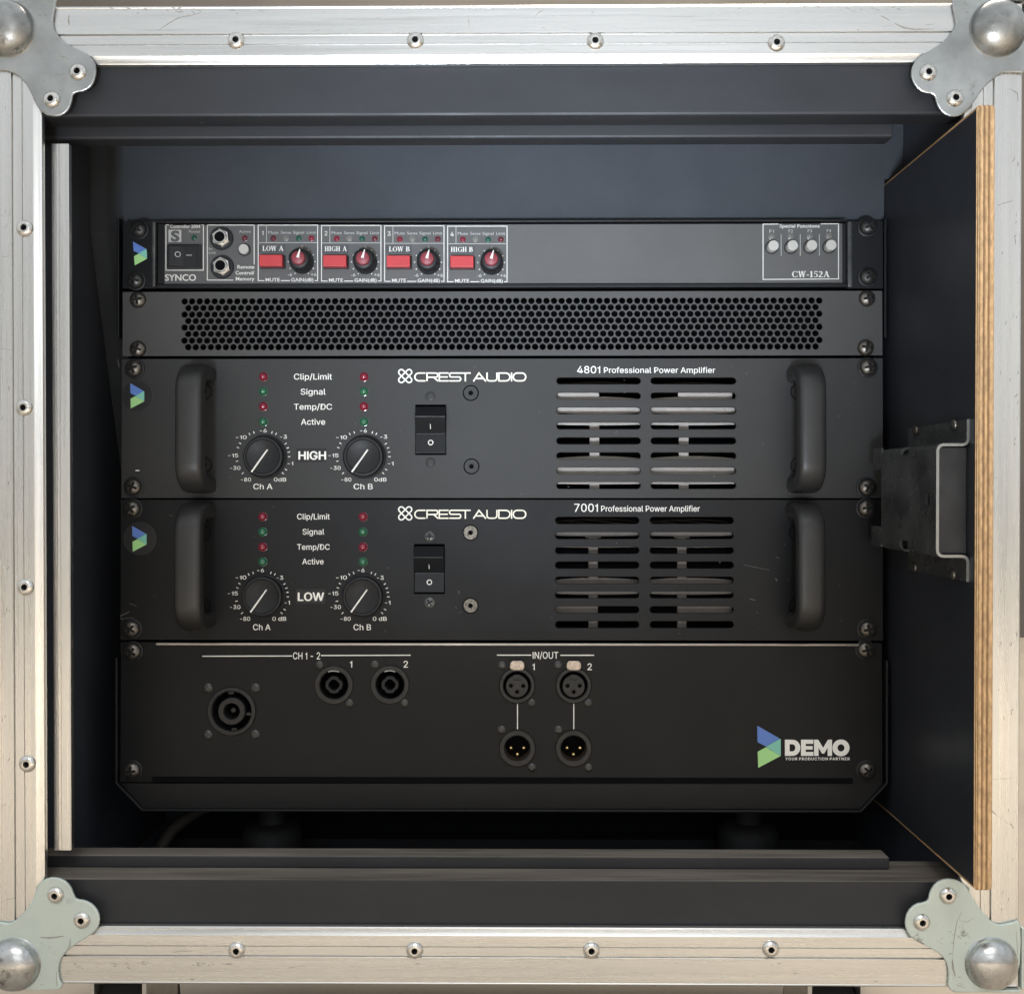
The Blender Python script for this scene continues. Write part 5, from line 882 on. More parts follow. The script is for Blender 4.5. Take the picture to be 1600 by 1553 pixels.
# ---- 2. perforated vent panel -----------------------------------------------------
u, v = PR(785, 557)
vent = thing('vent_panel', 'charcoal steel blank panel with rows of round vent holes, under the controller', 'vent panel', (u, 0, v), 'R')
bm = NB()
xs0, pitch, rows = 289.6, 11.8, 8
y0r, rp_ = 472.0, 10.22
R_h = 5.15 * S
hx = pitch * S
cells = {}
T0, T1 = -1.6, 0.0
vert_cache = {}
def gv(x, z, y):
    k = (round(x, 3), round(z, 3), y)
    if k not in vert_cache: vert_cache[k] = bm.verts.new((x, y, z))
    return vert_cache[k]
u0, v0 = PR(xs0, y0r)
dz = rp_ * S; ap = hx / 2; sd = 2 * dz / 3
lo_v = v0 - 7 * dz
for r in range(rows):
    n_ = 85 if r % 2 == 0 else 84
    for c in range(n_):
        cx_ = u0 + hx * c + (ap if r % 2 else 0); cz_ = v0 - dz * r
        hexp = [(0, sd), (-ap, sd / 2), (-ap, -sd / 2), (0, -sd), (ap, -sd / 2), (ap, sd / 2)]
        out = []
        for k in range(6):
            p, q = hexp[k], hexp[(k + 1) % 6]
            out += [p, ((p[0] + q[0]) / 2, (p[1] + q[1]) / 2)]
        ring = [gv(cx_ + p[0], cz_ + p[1], T0) for p in out]
        inn = [bm.verts.new((cx_ + R_h * math.cos(math.pi / 2 + k * math.pi / 6), T0, cz_ + R_h * math.sin(math.pi / 2 + k * math.pi / 6))) for k in range(12)]
        bk = [bm.verts.new((q.co.x, T1, q.co.z)) for q in inn]
        for k in range(12):
            j = (k + 1) % 12
            bm.faces.new((ring[k], ring[j], inn[j], inn[k])); bm.faces.new((inn[k], inn[j], bk[j], bk[k]))
# solid border: strips around the perforated field with a zig-zag inner edge filled by small fans
xa, za = PR(193, 557); xb, zb_ = PR(1377, 455.5)
fx0, fx1 = u0 - ap, u0 + hx * 84 + ap
ftop, fbot = v0 + sd, v0 - dz * 7 - sd
def sheet(pts): bm.faces.new([bm.verts.new((p[0], T0, p[1])) for p in pts])
sheet([(xa, ftop), (fx0 - .0, ftop), (fx0, fbot), (xa, fbot)]); sheet([(fx1, ftop), (xb, ftop), (xb, fbot), (fx1, fbot)])
sheet([(xa, zb_), (xb, zb_), (xb, ftop), (xa, ftop)]); sheet([(xa, fbot), (xb, fbot), (xb, za), (xa, za)])
for c in range(85):     # triangles between the hexagon tips and the straight border
    cx_ = u0 + hx * c
    if c < 84: sheet([(cx_, v0 + sd), (cx_ + hx, v0 + sd), (cx_ + ap, v0 + sd / 2)])
    cb = cx_ + ap
    if c < 83: sheet([(cb, fbot), (cb + ap, fbot + sd / 2), (cb + hx, fbot)])
sheet([(fx0, ftop), (u0, ftop), (fx0, v0 + sd / 2)]); sheet([(fx1, ftop), (fx1, v0 + sd / 2), (fx1 - ap, ftop)])
sheet([(fx0, fbot), (fx0, lo_v + dz - sd / 2), (u0, lo_v + sd / 2), (u0, lo_v - sd / 2), (u0 + ap, fbot)])
sheet([(fx1, fbot), (fx1 - ap - ap, fbot), (fx1 - ap, lo_v - sd / 2), (fx1 - ap, lo_v + sd / 2), (fx1, lo_v + dz - sd / 2)])
for r in (1, 3, 5):     # notches at the ends of the short rows
    zc = v0 - dz * r
    sheet([(fx0, zc + dz - sd / 2), (u0, zc + sd / 2), (u0, zc - sd / 2), (fx0, zc - dz + sd / 2)])
    sheet([(fx1, zc + dz - sd / 2), (fx1, zc - dz + sd / 2), (fx1 - ap, zc - sd / 2), (fx1 - ap, zc + sd / 2)])
# panel thickness
for (p, q) in (((xa, zb_), (xb, zb_)), ((xb, zb_), (xb, za)), ((xb, za), (xa, za)), ((xa, za), (xa, zb_))):
    bm.faces.new([bm.verts.new((p[0], T0, p[1])), bm.verts.new((q[0], T0, q[1])), bm.verts.new((q[0], T1, q[1])), bm.verts.new((p[0], T1, p[1]))])
for f in bm.faces:
    pass
me = bpy.data.meshes.new('perforated_plate')
c_ = Vector(((xa + xb) / 2, 0, (za + zb_) / 2))
for q in bm.verts: q.co -= c_
bm.normal_update()
for f in bm.faces:
    if abs(f.normal.y) > .9 and f.normal.y > 0: f.normal_flip()
obj_me = mesh_of(bm, M['panel_vent'], None, 'perforated_plate')
place('perforated_plate', obj_me, vent, c_)
for q in ((214, 468), (1356, 466), (214, 545), (1354, 543)): rack_screw(*q, vent, w=-1.6, washer=False)
chassis('backing', 462, 552, vent, 14)

# ---- 3/4. power amplifiers -------------------------------------------------------
def handle_mesh(px, y0, y1, mat):
    """grab handle swept along a U in the (v, w) plane; base rows y0..y1 in px"""
    cu_, vt = PR(px, y0); _, vb = PR(px, y1)
    A_, B_ = 8.4, 5.4; H = 34.0
    vt -= B_; vb += B_; R = 13.0; Hc = H - B_
    path = [(vt, 0.0), (vt, -4.0)] + [(vt - R + R * math.cos(t), -(Hc - R) - R * math.sin(t)) for t in [k * math.pi / 16 for k in range(9)]]
    path += [(vb + R - R * math.sin(t), -(Hc - R) - R * math.cos(t)) for t in [k * math.pi / 16 for k in range(9)]] + [(vb, -4.0), (vb, 0.0)]
    bm = NB(); rings = []; n = 20; ex = 2 / 3.8
    for i, p in enumerate(path):
        a = path[max(i - 1, 0)]; b = path[min(i + 1, len(path) - 1)]
        t = Vector((b[0] - a[0], b[1] - a[1])).normalized(); nn = Vector((-t.y, t.x))
        ring = []
        for k in range(n):
            c, s = math.cos(2 * math.pi * k / n), math.sin(2 * math.pi * k / n)
            du = A_ * math.copysign(abs(c) ** ex, c); dn = B_ * math.copysign(abs(s) ** ex, s)
            ring.append(bm.verts.new((cu_ + du, p[1] + nn.y * dn, p[0] + nn.x * dn)))
        rings.append(ring)
    for a, b in zip(rings, rings[1:]):
        for k in range(n): bm.faces.new((a[k], a[(k + 1) % n], b[(k + 1) % n], b[k]))
    return bm
CREST = [[(648 + 17.5, 584.0)] + arc(655.5, 590.1, 6.6, 6.1, -90, -270, 8) + [(665.5, 596.2)],
         [(667.9, 596.6), (667.9, 584.0), (681, 584.0)] + arc(682, 587.2, 2.6, 3.2, -90, 90, 6) + [(669, 590.5)], [(678.5, 590.8), (685.2, 596.6)],
         [(701.5, 584.0), (687.0, 584.0), (687.0, 596.2), (701.5, 596.2)], [(687.9, 590.1), (700.2, 590.1)],
         [(735.8, 584.0), (706.5, 584.0)] + arc(705.5, 587.05, 2.6, 3.05, -90, -270, 6) + [(716.5, 590.1)] + arc(717.5, 593.15, 2.8, 3.05, -90, 90, 6) + [(702.6, 596.2)],
         [(727.5, 584.9), (727.5, 597)],
         [(740, 597), (748.6, 584.0), (759.6, 597)], [(744.5, 592.6), (755.5, 592.6)],
         [(761.2, 583.2), (761.2, 592.2)] + arc(765.4, 592.2, 4.2, 4.0, 180, 90, 5) + arc(772.4, 592.2, 4.2, 4.0, 90, 0, 5) + [(776.6, 583.2)],
         [(779.6, 597), (779.6, 584.0), (789, 584.0)] + arc(790.5, 590.1, 6.4, 6.1, -90, 90, 8) + [(780.5, 596.2)],
         [(799.4, 583.2), (799.4, 597)]]
def fl(pts): return pts
def amplifier(first):
    A = first
    y0, y1 = (561, 779) if A else (781, 999)
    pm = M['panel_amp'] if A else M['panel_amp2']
    u, v = PR(785, y1)
    lab = 'charcoal power amplifier labelled HIGH, upper of the two with grab handles' if A else 'black power amplifier labelled LOW, below the one labelled HIGH'
    t = thing('power_amplifier', lab, 'power amplifier', (u, 0, v), 'R', 'power amplifiers in the rack')
    w = -3.0
    cl, cr_ = ((869.4, 1000.3), (1016, 1149)) if A else ((867.5, 997.8), (1014.7, 1145))
    rws = [596, 619.4, 642.4, 666, 689.3, 712.6, 736, 758.7] if A else [813, 836.6, 859.6, 882.5, 906, 928.8, 951.9, 975]
    base = NB(); rbox(base, 192 if A else 190.5, y0, 1377, y1 - .6, w, 0)
    cutter = NB()
    for (a, b) in (cl, cr_):
        for yc in rws:
            h = 5.3
            pts = arc(b - h, yc, h, h, 90, -90, 8) + arc(a + h, yc, h, h, -90, -270, 8)
            prism(cutter, rp(pts), -8, 8)
    sx0, sx1, sy0, sy1 = (650, 697.5, 633, 711) if A else (648, 695, 850, 927)
    rbox(cutter, sx0, sy0, sx1, sy1, -8, 8)
    pb = cut(base, cutter, None, 'panel', bevel=.35)
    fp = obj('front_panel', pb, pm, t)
    # fan plates behind the slots
    bm = NB()
    def bar(xa, xb, ya, yb, bulge=0.0, w0=6.0):
        n = 10; top = []; bot = []
        for i in range(n + 1):
            x = xa + (xb - xa) * i / n; k = 1 - (2 * i / n - 1) ** 2
            top.append((x, ya + (1 - k) * bulge)); bot.append((x, yb - (1 - k) * bulge * .6))
        prism(bm, rp(top + bot[::-1]), w0, w0 + 1.2)
    k1 = 1.016
    if A:
        for (xa, xb), sx in ((cl, 930), (cr_, 1071)):
            bar(xa - 3, xb + 2, 618.5, 646, 3.6); bar(xa - 3, xb + 2, 650, 663.4, 1.5); bar(xa - 3, xb + 2, 712, 742, 3.6); bar(xa - 3, xb + 2, 749, 756.4, 1.0)
            bar(sx - 7.5, sx + 7.5, 636, 775, 0, 6.6)
        bar(cl[0] - 2, 937, 611, 622, 0, 6.3); bar(1062, cr_[1] - 2, 611, 624, 0, 6.3)
        bar(900, 937, 728, 746, 0, 6.3); bar(1062, 1100, 728, 746, 0, 6.3)
    else:
        for (xa, xb), sx in ((cl, 928), (cr_, 1068)):
            bar(xa - 3, xb + 2, 828, 838.5, 2); bar(xa - 3, xb + 2, 846, 856, 1); bar(xa - 3, xb + 2, 904, 930.5, 3)
            bar(sx - 7.2, sx + 7.2, 832, 985, 0, 6.6); bar(sx - 12, sx + 12, 834, 841, 0, 6.3)
        bar(cl[0] - 3, 935, 944, 962, 0, 6.3); bar(1061, cr_[1] + 2, 944, 962, 0, 6.3)
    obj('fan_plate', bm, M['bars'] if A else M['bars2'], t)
    # wires glimpsed through the top slots
    bm = NB(); yw = rws[0]
    for (xa, xb, d1, d2) in ((cl[0], cl[1], 3, -2), (cr_[0], cr_[1], 4, -3)):
        for k in range(3):
            pts = []
            for i in range(9):
                x = xa + (xb - xa) * i / 8; q = PR(x, yw + d1 - 5 * math.sin(i / 8 * 3 + k) + k); pts.append((q[0], 12 + k * 2, q[1]))
            tube(bm, pts, .55, 6)
    obj('wires', bm, M['cable'], t, smooth=60)
    chassis('chassis', y0 + 6, y1 - 6, t, 26)
    # handles
    HM = M['handle']
    for px in ((320, 1247.5) if A else (318.5, 1246)):
        hb_ = (574, 771) if A else (785, 981)
        h = obj('grab_handle', handle_mesh(px, hb_[0], hb_[1], HM), HM, t, smooth=60)
    for px in ((321, 1245.5) if A else (319, 1243)):
        for py in ((613, 727) if A else (832, 946)):
            cu_, cv = PR(px, py); place('panel_bolt', BOLT1 if A else BOLT1b, t, (cu_, w - .02, cv))
    for (px, py) in (((736, 615), (737, 729)) if A else ((735.5, 832), (735.5, 945.5))):
        cu_, cv = PR(px, py); place('panel_bolt', BOLT1 if A else BOLT2, t, (cu_, w - .02, cv))
    # LEDs
    for px in ((412, 568.5) if A else (411, 567)):
        for k, py in enumerate((589.5, 612.5, 635.7, 659.5) if A else (807, 830.5, 854, 877)):
            led('led_green' if k % 2 else 'led_red', px + 1.5, py + .3, t, w)
    # lettering
    ink = NB(); wp = w - .06
    if A:
        for s_, a, b, y in (('Clip/Limit', 461, 520, 594.2), ('Signal', 471.5, 510, 617.6), ('Temp/DC', 461, 520, 641), ('Active', 472, 509.5, 664.4)): sans(ink, s_, a, b, y, 9.2, wp, .012)
        sans(ink, '4801', 901.5, 937, 584.4, 11.2, wp, .012); sans(ink, 'Professional Power Amplifier', 943, 1116, 583.9, 8.8, wp, .012)
    else:
        for s_, a, b, y in (('Clip/Limit', 466, 516.5, 811.4), ('Signal', 474.5, 508, 835), ('Temp/DC', 466, 516.5, 858.6), ('Active', 474, 507, 881.2)): sans(ink, s_, a, b, y, 8.8, wp, .012)
        sans(ink, '7001', 897, 933.5, 799.6, 12.6, wp, .012); sans(ink, 'Professional Power Amplifier', 938.7, 1092, 799.2, 9.0, wp, .012)
    offs = [('-10', -33.4, -30), ('-6', .7, -40.3), ('-3', 32.2, -30.8), ('-15', -46, -1.8), ('-1', 43, 10.7), ('-30', -42.8, 17.7), ('-80', -26, 35.7), ('0dB', 27, 35.7)] if A else \
           [('-10', -32.3, -29.6), ('-6', -1.9, -40.9), ('-3', 28, -29.3), ('-15', -45, -4.9), ('-1', 39.4, 9.4), ('-30', -41.3, 16.3), ('-80', -25.9, 34.5), ('0 dB', 27.2, 34.5)]
    wid = {'-10': 16.5, '-6': 10.5, '-3': 10.5, '-15': 15.5, '-1': 8.5, '-30': 16, '-80': 15.5, '0dB': 19, '0 dB': 21.5}
    ticks = [(1108, 153), (1145, 140), (1295, 140), (1328, 152), (1408, 233), (1425, 268), (1434, 303), (1437, 341), (1410, 448), (1385, 478), (1030, 230), (1013, 266), (1005, 378), (1052, 478)]
    for (kx, ky, nm) in (((412.4, 713.8, 'Ch A'), (568.4, 713.8, 'Ch B')) if A else ((410.9, 931.5, 'Ch A'), (567.2, 931.5, 'Ch B'))):
        for s_, dx, dy in offs:
            hw = wid[s_] / 2; sans(ink, s_, kx + dx - hw, kx + dx + hw, ky + dy + 2.9, 5.8 if A else 6.2, wp, .012)
        for (tx, ty) in ticks:
            dx, dy = (tx - 1218) / 5.333, (ty - 340) / 5.333; r = math.hypot(dx, dy); ux, uy = dx / r, dy / r
            sc_ = 1.0 if A else .985
            line(ink, kx + ux * (r * sc_ - 1.9), ky + uy * (r * sc_ - 1.9), kx + ux * (r * sc_ + 1.9), ky + uy * (r * sc_ + 1.9), 1.2, wp)
        sans(ink, nm, kx - (14.5 if A else 13.5), kx + (15 if A else 13.5), ky + (50.8 if A else 52), 8.6 if A else 9.2, wp, .014)
        # knob
        bxp = 813 - (813 - kx) / 1.010; byp = 763 - (763 - ky) / 1.010
        cu_, cv = PR(bxp, byp)
        bm = NB(); lathe(bm, cu_, cv, [(13.7, 0), (13.7, -1.1), (13.0, -1.6), (12.7, -1.7), (12.5, -6.0), (12.1, -6.7), (11.6, -6.9), (10.9, -6.8), (10.5, -6.1), (10.2, -5.9), (0, -5.8)], 56, y=w); kb = obj('level_knob', bm, M['plastic'], t, smooth=35)
        an = math.radians(234.6); dx, dz = math.cos(an), math.sin(an); nx, nz = -dz, dx
        bm = NB(); q = [(-5.2, .38), (-5.2, -.38), (12.0, -.48), (12.0, .48)]
        prism(bm, [(cu_ + dx * a + nx * b, cv + dz * a + nz * b) for a, b in q], w - 7.1, w - 5.7)
        obj('pointer', bm, M['print'], kb)
    if A: line(ink, 214.5, 735.4, 220.5, 735.4, 1.6, wp)
    obj('lettering', ink, M['print'], fp)
    # wordmark
    dy = 0 if A else 213.3
    bm = NB()
    for q in CREST: stroke(bm, rp([(a, b + dy) for a, b in q]), 2.15 * S, zz(wp))
    O_ = arc(808, 590.1, 6.0, 6.1, 90, 270, 8) + arc(815.5, 590.1, 6.0, 6.1, -90, 90, 8)
    stroke(bm, rp([(a, b + dy) for a, b in O_]), 2.15 * S, zz(wp), closed=True)
    wm = obj('wordmark', bm, M['print_cream'], fp)
    bm = NB()
    for sg in (1, -1):
        pts = []
        for c0, a0 in ((1, -45), (-1, 135)):
            for k in range(9):
                an = math.radians(-90 + 180 * k / 8) if c0 > 0 else math.radians(90 + 180 * k / 8)
                lx, ly = c0 * 8.6 + 4.1 * math.cos(an), 4.1 * math.sin(an)
                ca, sa = math.cos(math.radians(45 * sg)), math.sin(math.radians(45 * sg))
                pts.append((634 + lx * ca - ly * sa, 588.7 + dy + lx * sa + ly * ca))
        stroke(bm, rp(pts), 2.1 * S, zz(wp), closed=True)
    obj('flower_mark', bm, M['print'], fp)
    # tape label
    tr, tx_, nm, by = ((464.7, 701, 512, 722.5), (468.5, 510.5), 'HIGH', 718.9) if A else ((464.2, 920, 509, 942), (467.5, 507.5), 'LOW', 938.2)
    bm = NB(); rbox(bm, *tr, w - .15, w + .2); tp = obj('label_tape', bm, M['tape'], t)
    bm = NB(); sans(bm, nm, tx_[0], tx_[1], by, 13.6, w - .22, .045); obj('tape_lettering', bm, M['print'], tp)
    # rocker switch
    (a0, b1), (a1, b0) = PR(sx0 + .5, sy0 + 1), PR(sx1 - .5, sy1 - 1)
    prof = [(sy0 + 2, w + 2.5), (sy0 + 3.5, w - .5), (sy0 + 19.5, w - 6.6), (sy0 + 21.5, w - 6.2), (sy0 + 45, w + .6), (sy1 - 2.5, w - 1.2), (sy1 - 1.5, w + 2.5)]
    bm = NB(); L = []; 
    for yy, ww in prof:
        z = PR(673, yy)[1]; L.append((bm.verts.new((a0, ww, z)), bm.verts.new((a1, ww, z))))
    n = len(L)
    for i in range(n): bm.faces.new((L[i][0], L[(i + 1) % n][0], L[(i + 1) % n][1], L[i][1]))
    bm.faces.new([l[0] for l in L]); bm.faces.new([l[1] for l in reversed(L)])
    sw = obj('rocker_switch', bm, M['plastic_gloss'], t, bevel=.25)
    bm = NB(); zc = PR(sx0 + 23.7, sy0 + 59)[1]; xc = PR(sx0 + 23.7, sy0)[0]
    stroke(bm, arc(xc, zc, 1.45, 1.45, 0, 342, 19), .55, 0, closed=True)
    zA, wA, zB_, wB = PR(673, sy0 + 45)[1], w + .6, PR(673, sy1 - 2.5)[1], w - 1.2
    for q in bm.verts: q.co.y = wA + (wB - wA) * (zA - q.co.z) / (zA - zB_) - .12
    zA2, zB2 = PR(673, sy0 + 31)[1], PR(673, sy0 + 38)[1]
    def ww(z): 
        f = (PR(673, sy0 + 21.5)[1] - z) / (PR(673, sy0 + 21.5)[1] - zA); return w - 6.2 + 6.8 * f - .12
    q = [bm.verts.new((xc - .2, ww(zA2), zA2)), bm.verts.new((xc + .2, ww(zA2), zA2)), bm.verts.new((xc + .2, ww(zB2), zB2)), bm.verts.new((xc - .2, ww(zB2), zB2))]
    bm.faces.new(q); obj('switch_mark', bm, M['print'], sw)
    for py in ((620.3, 723) if A else (838, 941)): fix(SM9 if A else SM9w, 673.3 if A else 672, py, t, w + .55)
    # sticker
    scx, scy, sr = (217.5, 619, 24) if A else (221, 841, 26)
    cu_, cv = PR(scx, scy)
    bm = NB(); lathe(bm, cu_, cv, [(sr * S, 0), (sr * S, -.14), (sr * S - .25, -.16), (0, -.16)], 48, y=w); st = obj('round_sticker', bm, M['sticker'], t)
    if A: arrow_logo(206.5, 600, 39, st, w - .22)
    else: arrow_logo(209.5, 821.5, 40, st, w - .22)
    scs = ((209, 576), (1357, 574), (208, 761), (1355, 762)) if A else ((206, 795), (1354, 794), (205, 983), (1356, 983))
    for q in scs: rack_screw(*q, t, w=w)
    return t
M['rub'] = nmat('pale_rub_mark', (0.085, 0.083, 0.08), 0.6)
def rubs(strokes, parent, w, n, box_, mat):
    bm = NB()
    for x0, y0, x1, y1, wd in strokes: line(bm, x0, y0, x1, y1, wd, w)
    for _ in range(n):
        x, y = random.uniform(box_[0], box_[2]), random.uniform(box_[1], box_[3]); L = random.uniform(.6, 5); a = random.uniform(0, 6.28)
        line(bm, x, y, x + L * math.cos(a), y + L * math.sin(a), random.uniform(.5, 1.1), w)
    into(bm, mat, parent)
amp1 = amplifier(True); amp2 = amplifier(False)

for t_, st_, bx in ((amp1, [(187, 562.5, 189, 575, 1), (1130, 640, 1132, 642, 1)], (240, 566, 1340, 775)), (amp2, [(190, 962, 205, 955, 1.4), (190, 966, 212, 964, .8), (205, 942, 216, 946, .8), (1170, 935, 1178, 937, 1.6), (1210, 903, 1212, 907, 2), (717, 922, 718, 927, 1.6), (606, 887, 609, 886, 1.2), (1180, 955, 1183, 957, 1), (1160, 882, 1200, 890, .7), (1210, 870, 1216, 872, 1)], (240, 790, 1340, 990))):
    fpp = [q for q in t_.children if q.name.startswith('front_panel')][0]
    rubs(st_, fpp, -3.05, 26, bx, M['rub'])
# ---- 5. connector panel ------------------------------------------------------------
u, v = PR(785, 1221)
pp = thing('connector_panel', 'satin black connector panel at the bottom of the rack with round sockets', 'connector panel', (u, 0, v), 'R')
w = -1.8
base = NB(); rbox(base, 189.5, 1004, 1377, 1220.5, w, 0)
cutter = NB()
def cyl(bm, px, py, r):
    cu_, cv = PR(px, py); prism(bm, arc(cu_, cv, r, r, 0, 350, 35), -8, 8)
for (px, py, r) in ((363.5, 1110, 12.4), (522.7, 1069, 8.9), (610, 1068.7, 8.9), (808, 1069.5, 8.6), (896, 1069.5, 8.6), (808.3, 1167.5, 8.0), (896, 1167.5, 8.0)): cyl(cutter, px, py, r)
fpb = cut(base, cutter, None, 'panel', bevel=.3)
fp = obj('front_panel', fpb, M['panel_patch'], pp)
bm = NB(); rbox(bm, 246, 1004.6, 1340, 1007.2, w - 1.6, w - .02); obj('edge_strip', bm, M['fold_glint'], pp, bevel=.5)  # folded lip, its highlight painted as a lighter strip
bm = NB(); rbox(bm, 240, 1214.5, 1330, 1220, w - 1.0, w - .02); obj('edge_strip', bm, M['hole'], pp)  # dark strip painted for the shaded gap along the bottom edge
ink = NB(); wp = w - .06
line(ink, 317.5, 1024.4, 457, 1024, 1.5, wp); line(ink, 502.5, 1023.3, 642, 1022.8, 1.5, wp); sans(ink, 'CH 1 - 2', 458.8, 501, 1029.2, 10.8, wp, .012)
sans(ink, '1', 549.3, None, 1042, 10.4, wp, .012); sans(ink, '2', 634.5, None, 1042, 10.4, wp, .012)
line(ink, 776.5, 1022.7, 830, 1022.7, 1.5, wp); line(ink, 875.3, 1022.9, 928, 1022.9, 1.5, wp); sans(ink, 'IN/OUT', 832.4, 872, 1028.2, 10.6, wp, .012)
sans(ink, '1', 833.6, None, 1046, 10.4, wp, .012); sans(ink, '2', 921, None, 1046, 10.4, wp, .012)
line(ink, 808.6, 1097.5, 808.6, 1138, 1.4, wp); line(ink, 896.3, 1097.5, 896.3, 1138, 1.4, wp)
obj('lettering', ink, M['print'], fp)
# large round speaker socket
def ringed(px, py, prof, name, mat, parent, n=48, mod=None, smooth=35):
    cu_, cv = PR(px, py); bm = NB(); lathe(bm, cu_, cv, prof, n, y=w, cap1=False, mod=mod); return obj(name, bm, mat, parent, smooth=smooth)
px, py = 363.5, 1110
s0 = ringed(px, py, [(15.4, 0), (15.4, -1.0), (14.9, -1.5), (13.2, -1.6), (12.6, -1.1), (12.3, 14)], 'speaker_socket', M['conn'], pp)
s0['label'] = 'large round speaker socket'
ringed(px, py, [(8.7, 13), (8.7, -.4), (8.2, -.9), (5.4, -.9), (5.0, -.4), (4.9, 13)], 'inner_barrel', M['conn'], s0)
ringed(px, py, [(12.4, 13.5), (8.6, 13.6)], 'socket_floor', M['hole'], s0); ringed(px, py, [(5.0, 12.6), (0, 12.6)], 'socket_floor', M['hole'], s0)
ringed(px, py, [(1.5, 12), (1.5, 3.0), (0, 2.6)], 'centre_pin', M['conn'], s0)
bm = NB()
for (qx, qy) in ((-2, -28), (3, 29), (26, 5)):
    a = PR(px + qx - 4, py + qy - 2); b = PR(px + qx + 4, py + qy + 2); box(bm, a[0], b[0], w + 1, w + 11, b[1], a[1])
obj('key_rib', bm, M['conn'], s0)
for q in ((326, 1074), (400, 1074), (326, 1147), (399.5, 1146.5)): fix(SM8, *q, s0, w)
def lob(k, n):
    return 1.03 - .13 * max(0, math.cos(4 * 2 * math.pi * k / n + math.pi)) ** 4
for i, (px, py, sc1, sc2) in enumerate(((522.7, 1069, (500, 1038), (546.5, 1097.5)), (610, 1068.7, (586, 1037.5), (632.5, 1097.5)))):
    s1 = ringed(px, py, [(12.2, 0), (12.2, -.8), (11.8, -1.2), (9.5, -1.2), (8.9, -.7), (8.8, 14)], 'speaker_socket', M['conn'], pp)
    ringed(px, py, [(5.4, 13), (5.4, -.2), (5.1, -.6), (3.4, -.6), (3.2, -.2), (3.1, 13)], 'inner_barrel', M['plastic'], s1, 48, lob, 25)
    ringed(px, py, [(8.85, 13.5), (5.2, 13.6)], 'socket_floor', M['hole'], s1); ringed(px, py, [(3.2, 9), (0, 9)], 'socket_floor', M['hole'], s1)
    bm = NB()
    cu_, cv = PR(px, py); pts = arc(cu_, cv, 8.75, 8.75, 68, 112, 8); pts2 = arc(cu_, cv, 9.3, 9.3, 68, 112, 8)
    prism(bm, pts2 + pts[::-1], w - 1.6, w + 3); obj('key_rib', bm, M['print_grey'], s1)
    fix(SM7, *sc1, s1, w); fix(SM7, *sc2, s1, w)
for i, px in enumerate((808, 896)):
    py = 1069.5; cu_, cv = PR(px, py)
    x1 = ringed(px, py, [(11.4, 0), (11.4, -1.4), (10.8, -2.0), (9.2, -2.0), (8.6, -1.4), (8.5, 12)], 'input_socket', M['conn'], pp)
    body = NB(); lathe(body, cu_, cv - .6, [(7.2, 10), (7.2, -.3), (6.8, -.7), (0, -.7)], 40, y=w, cap0=True)
    cb = NB()
    for (dx, dy_) in ((-9.5, -.5), (9.5, -.5), (0, 9)):
        a = PR(px + dx, py + dy_ + 1); prism(cb, arc(a[0], a[1], 1.35, 1.35, 0, 340, 17), w - 5, w + 6)
    a = PR(px - 6, py - 16); b = PR(px + 6, py - 8); box(cb, a[0], b[0], w - 5, w + .3, b[1], a[1] + 2)
    bb = cut(body, cb, None, 'xlr', bevel=0)
    obj('contact_insert', bb, M['conn'], x1, smooth=35)
    ringed(px, py, [(8.5, 11), (0, 11)], 'socket_floor', M['hole'], x1)
    a = PR(px - 11.5, 1045.5); b = PR(px + 11.5, 1030.5)
    bm = NB(); prism(bm, rrect(a[0], a[1], b[0], b[1], 2.4), w - 3.2, w - .05); obj('release_tab', bm, M['tab'], x1, bevel=.5)
    for q in (((784.5, 1038.5), (830.5, 1097)) if i == 0 else ((872, 1038), (919, 1097))): fix(SM7, *q, x1, w)
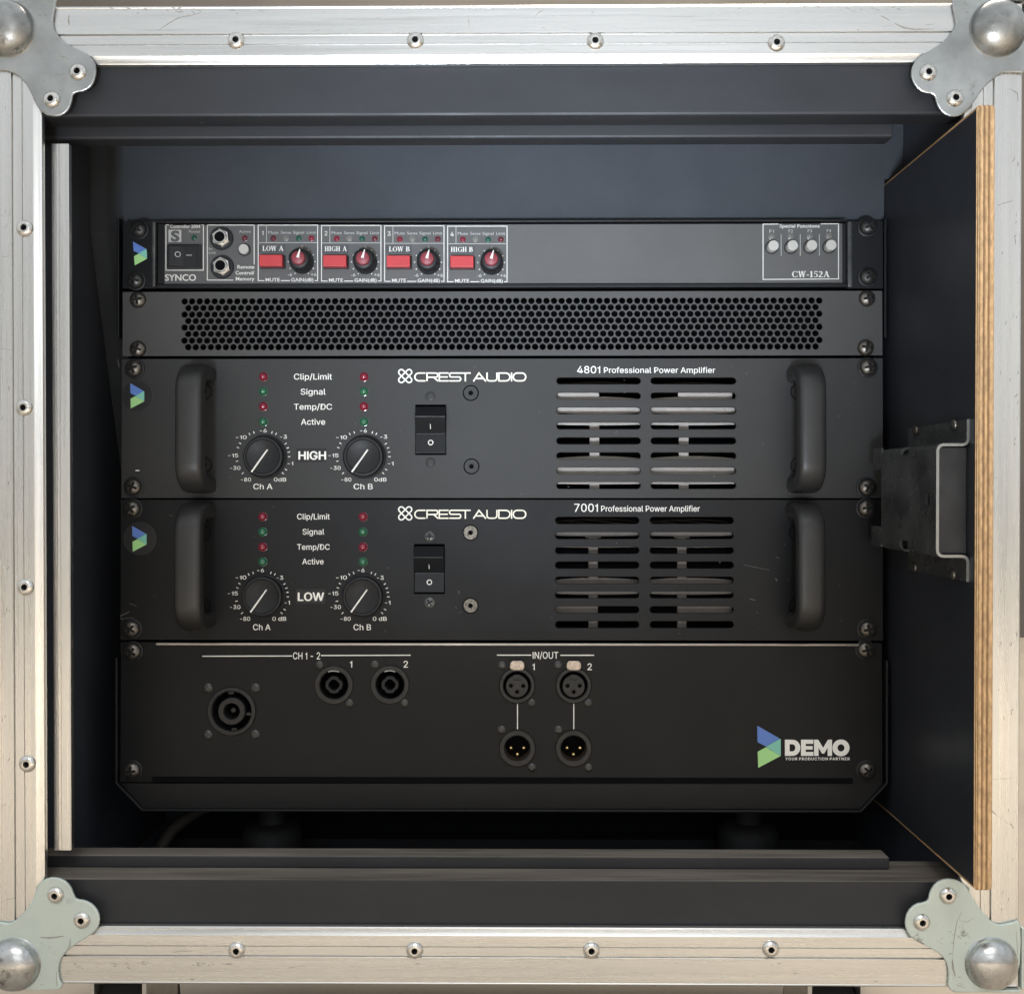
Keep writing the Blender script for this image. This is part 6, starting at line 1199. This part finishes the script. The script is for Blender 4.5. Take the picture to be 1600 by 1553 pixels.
for i, px in enumerate((808.3, 896)):
    py = 1167.5
    x2 = ringed(px, py, [(11.5, 0), (11.5, -1.2), (11.0, -1.7), (8.6, -1.7), (8.0, -1.2), (7.95, -.2)], 'output_socket', M['conn'], pp)
    ringed(px, py, [(7.95, -.2), (7.9, 10.5)], 'barrel', M['brass_in'], x2); ringed(px, py, [(7.9, 10.4), (0, 10.4)], 'socket_floor', M['hole'], x2)
    for (dx, dy_) in ((-10, -.5), (10.2, -.5), (0, 9.5)):
        a = PR(px + dx, py + dy_ + 1); bm = NB(); lathe(bm, a[0], a[1], [(1.15, 10), (1.15, 1.6), (.9, 1.0), (.4, .7), (0, .65)], 14, y=w); obj('pin', bm, M['gold'], x2, smooth=50)
    for q in (((784, 1139), (831, 1197.5)) if i == 0 else ((872.5, 1139), (919.5, 1198))): fix(SM7, *q, x2, w)
# printed maker's mark
lg = arrow_logo(1182, 1132.5, 65.5, pp, w - .07)
bm = NB(); wp = w - .07
def ring2(outer, inner): 
    n = len(outer); O = [bm.verts.new((p[0], wp, p[1])) for p in rp(outer)]; I = [bm.verts.new((p[0], wp, p[1])) for p in rp(inner)]
    for k in range(n): bm.faces.new((O[k], O[(k + 1) % n], I[(k + 1) % n], I[k]))
yt, yb = 1154.3, 1179.5; ym = (yt + yb) / 2
ring2([(1225.2, yt), (1237, yt)] + arc(1237, ym, 12.2, 12.6, -90, 90, 12) + [(1225.2, yb)], [(1232.5, yt + 7), (1236.5, yt + 7)] + arc(1236.5, ym, 5, 5.6, -90, 90, 12) + [(1232.5, yb - 7)])
poly(bm, rp([(1250.3, yt), (1269.4, yt), (1269.4, yt + 6.4), (1257.6, yt + 6.4), (1257.6, ym - 2.6), (1268.3, ym - 2.6), (1268.3, ym + 2.8), (1257.6, ym + 2.8), (1257.6, yb - 6.2), (1269.6, yb - 6.2), (1269.6, yb), (1250.3, yb)]), wp)
poly(bm, rp([(1270.6, yb), (1270.6, yt), (1277, yt), (1284.8, yt + 12.5), (1292.4, yt), (1298.6, yt), (1298.6, yb), (1291.8, yb), (1291.8, yt + 12.5), (1286.4, yt + 21.5), (1283, yt + 21.5), (1277.6, yt + 12.5), (1277.6, yb)]), wp)
ring2(arc(1312.6, ym + .1, 13.3, 13.1, 0, 350, 35), arc(1312.6, ym + .1, 5.4, 5.6, 0, 350, 35))
sans(bm, 'YOUR PRODUCTION PARTNER', 1226, 1326, 1186.3, 4.5, wp, .04, .16)
obj('maker_lettering', bm, M['print'], fp)
for q in ((207, 1018), (1353, 1015.5), (206, 1204), (1355, 1204)): rack_screw(*q, pp, w=w)
chassis('backing', 1012, 1214, pp, 30)
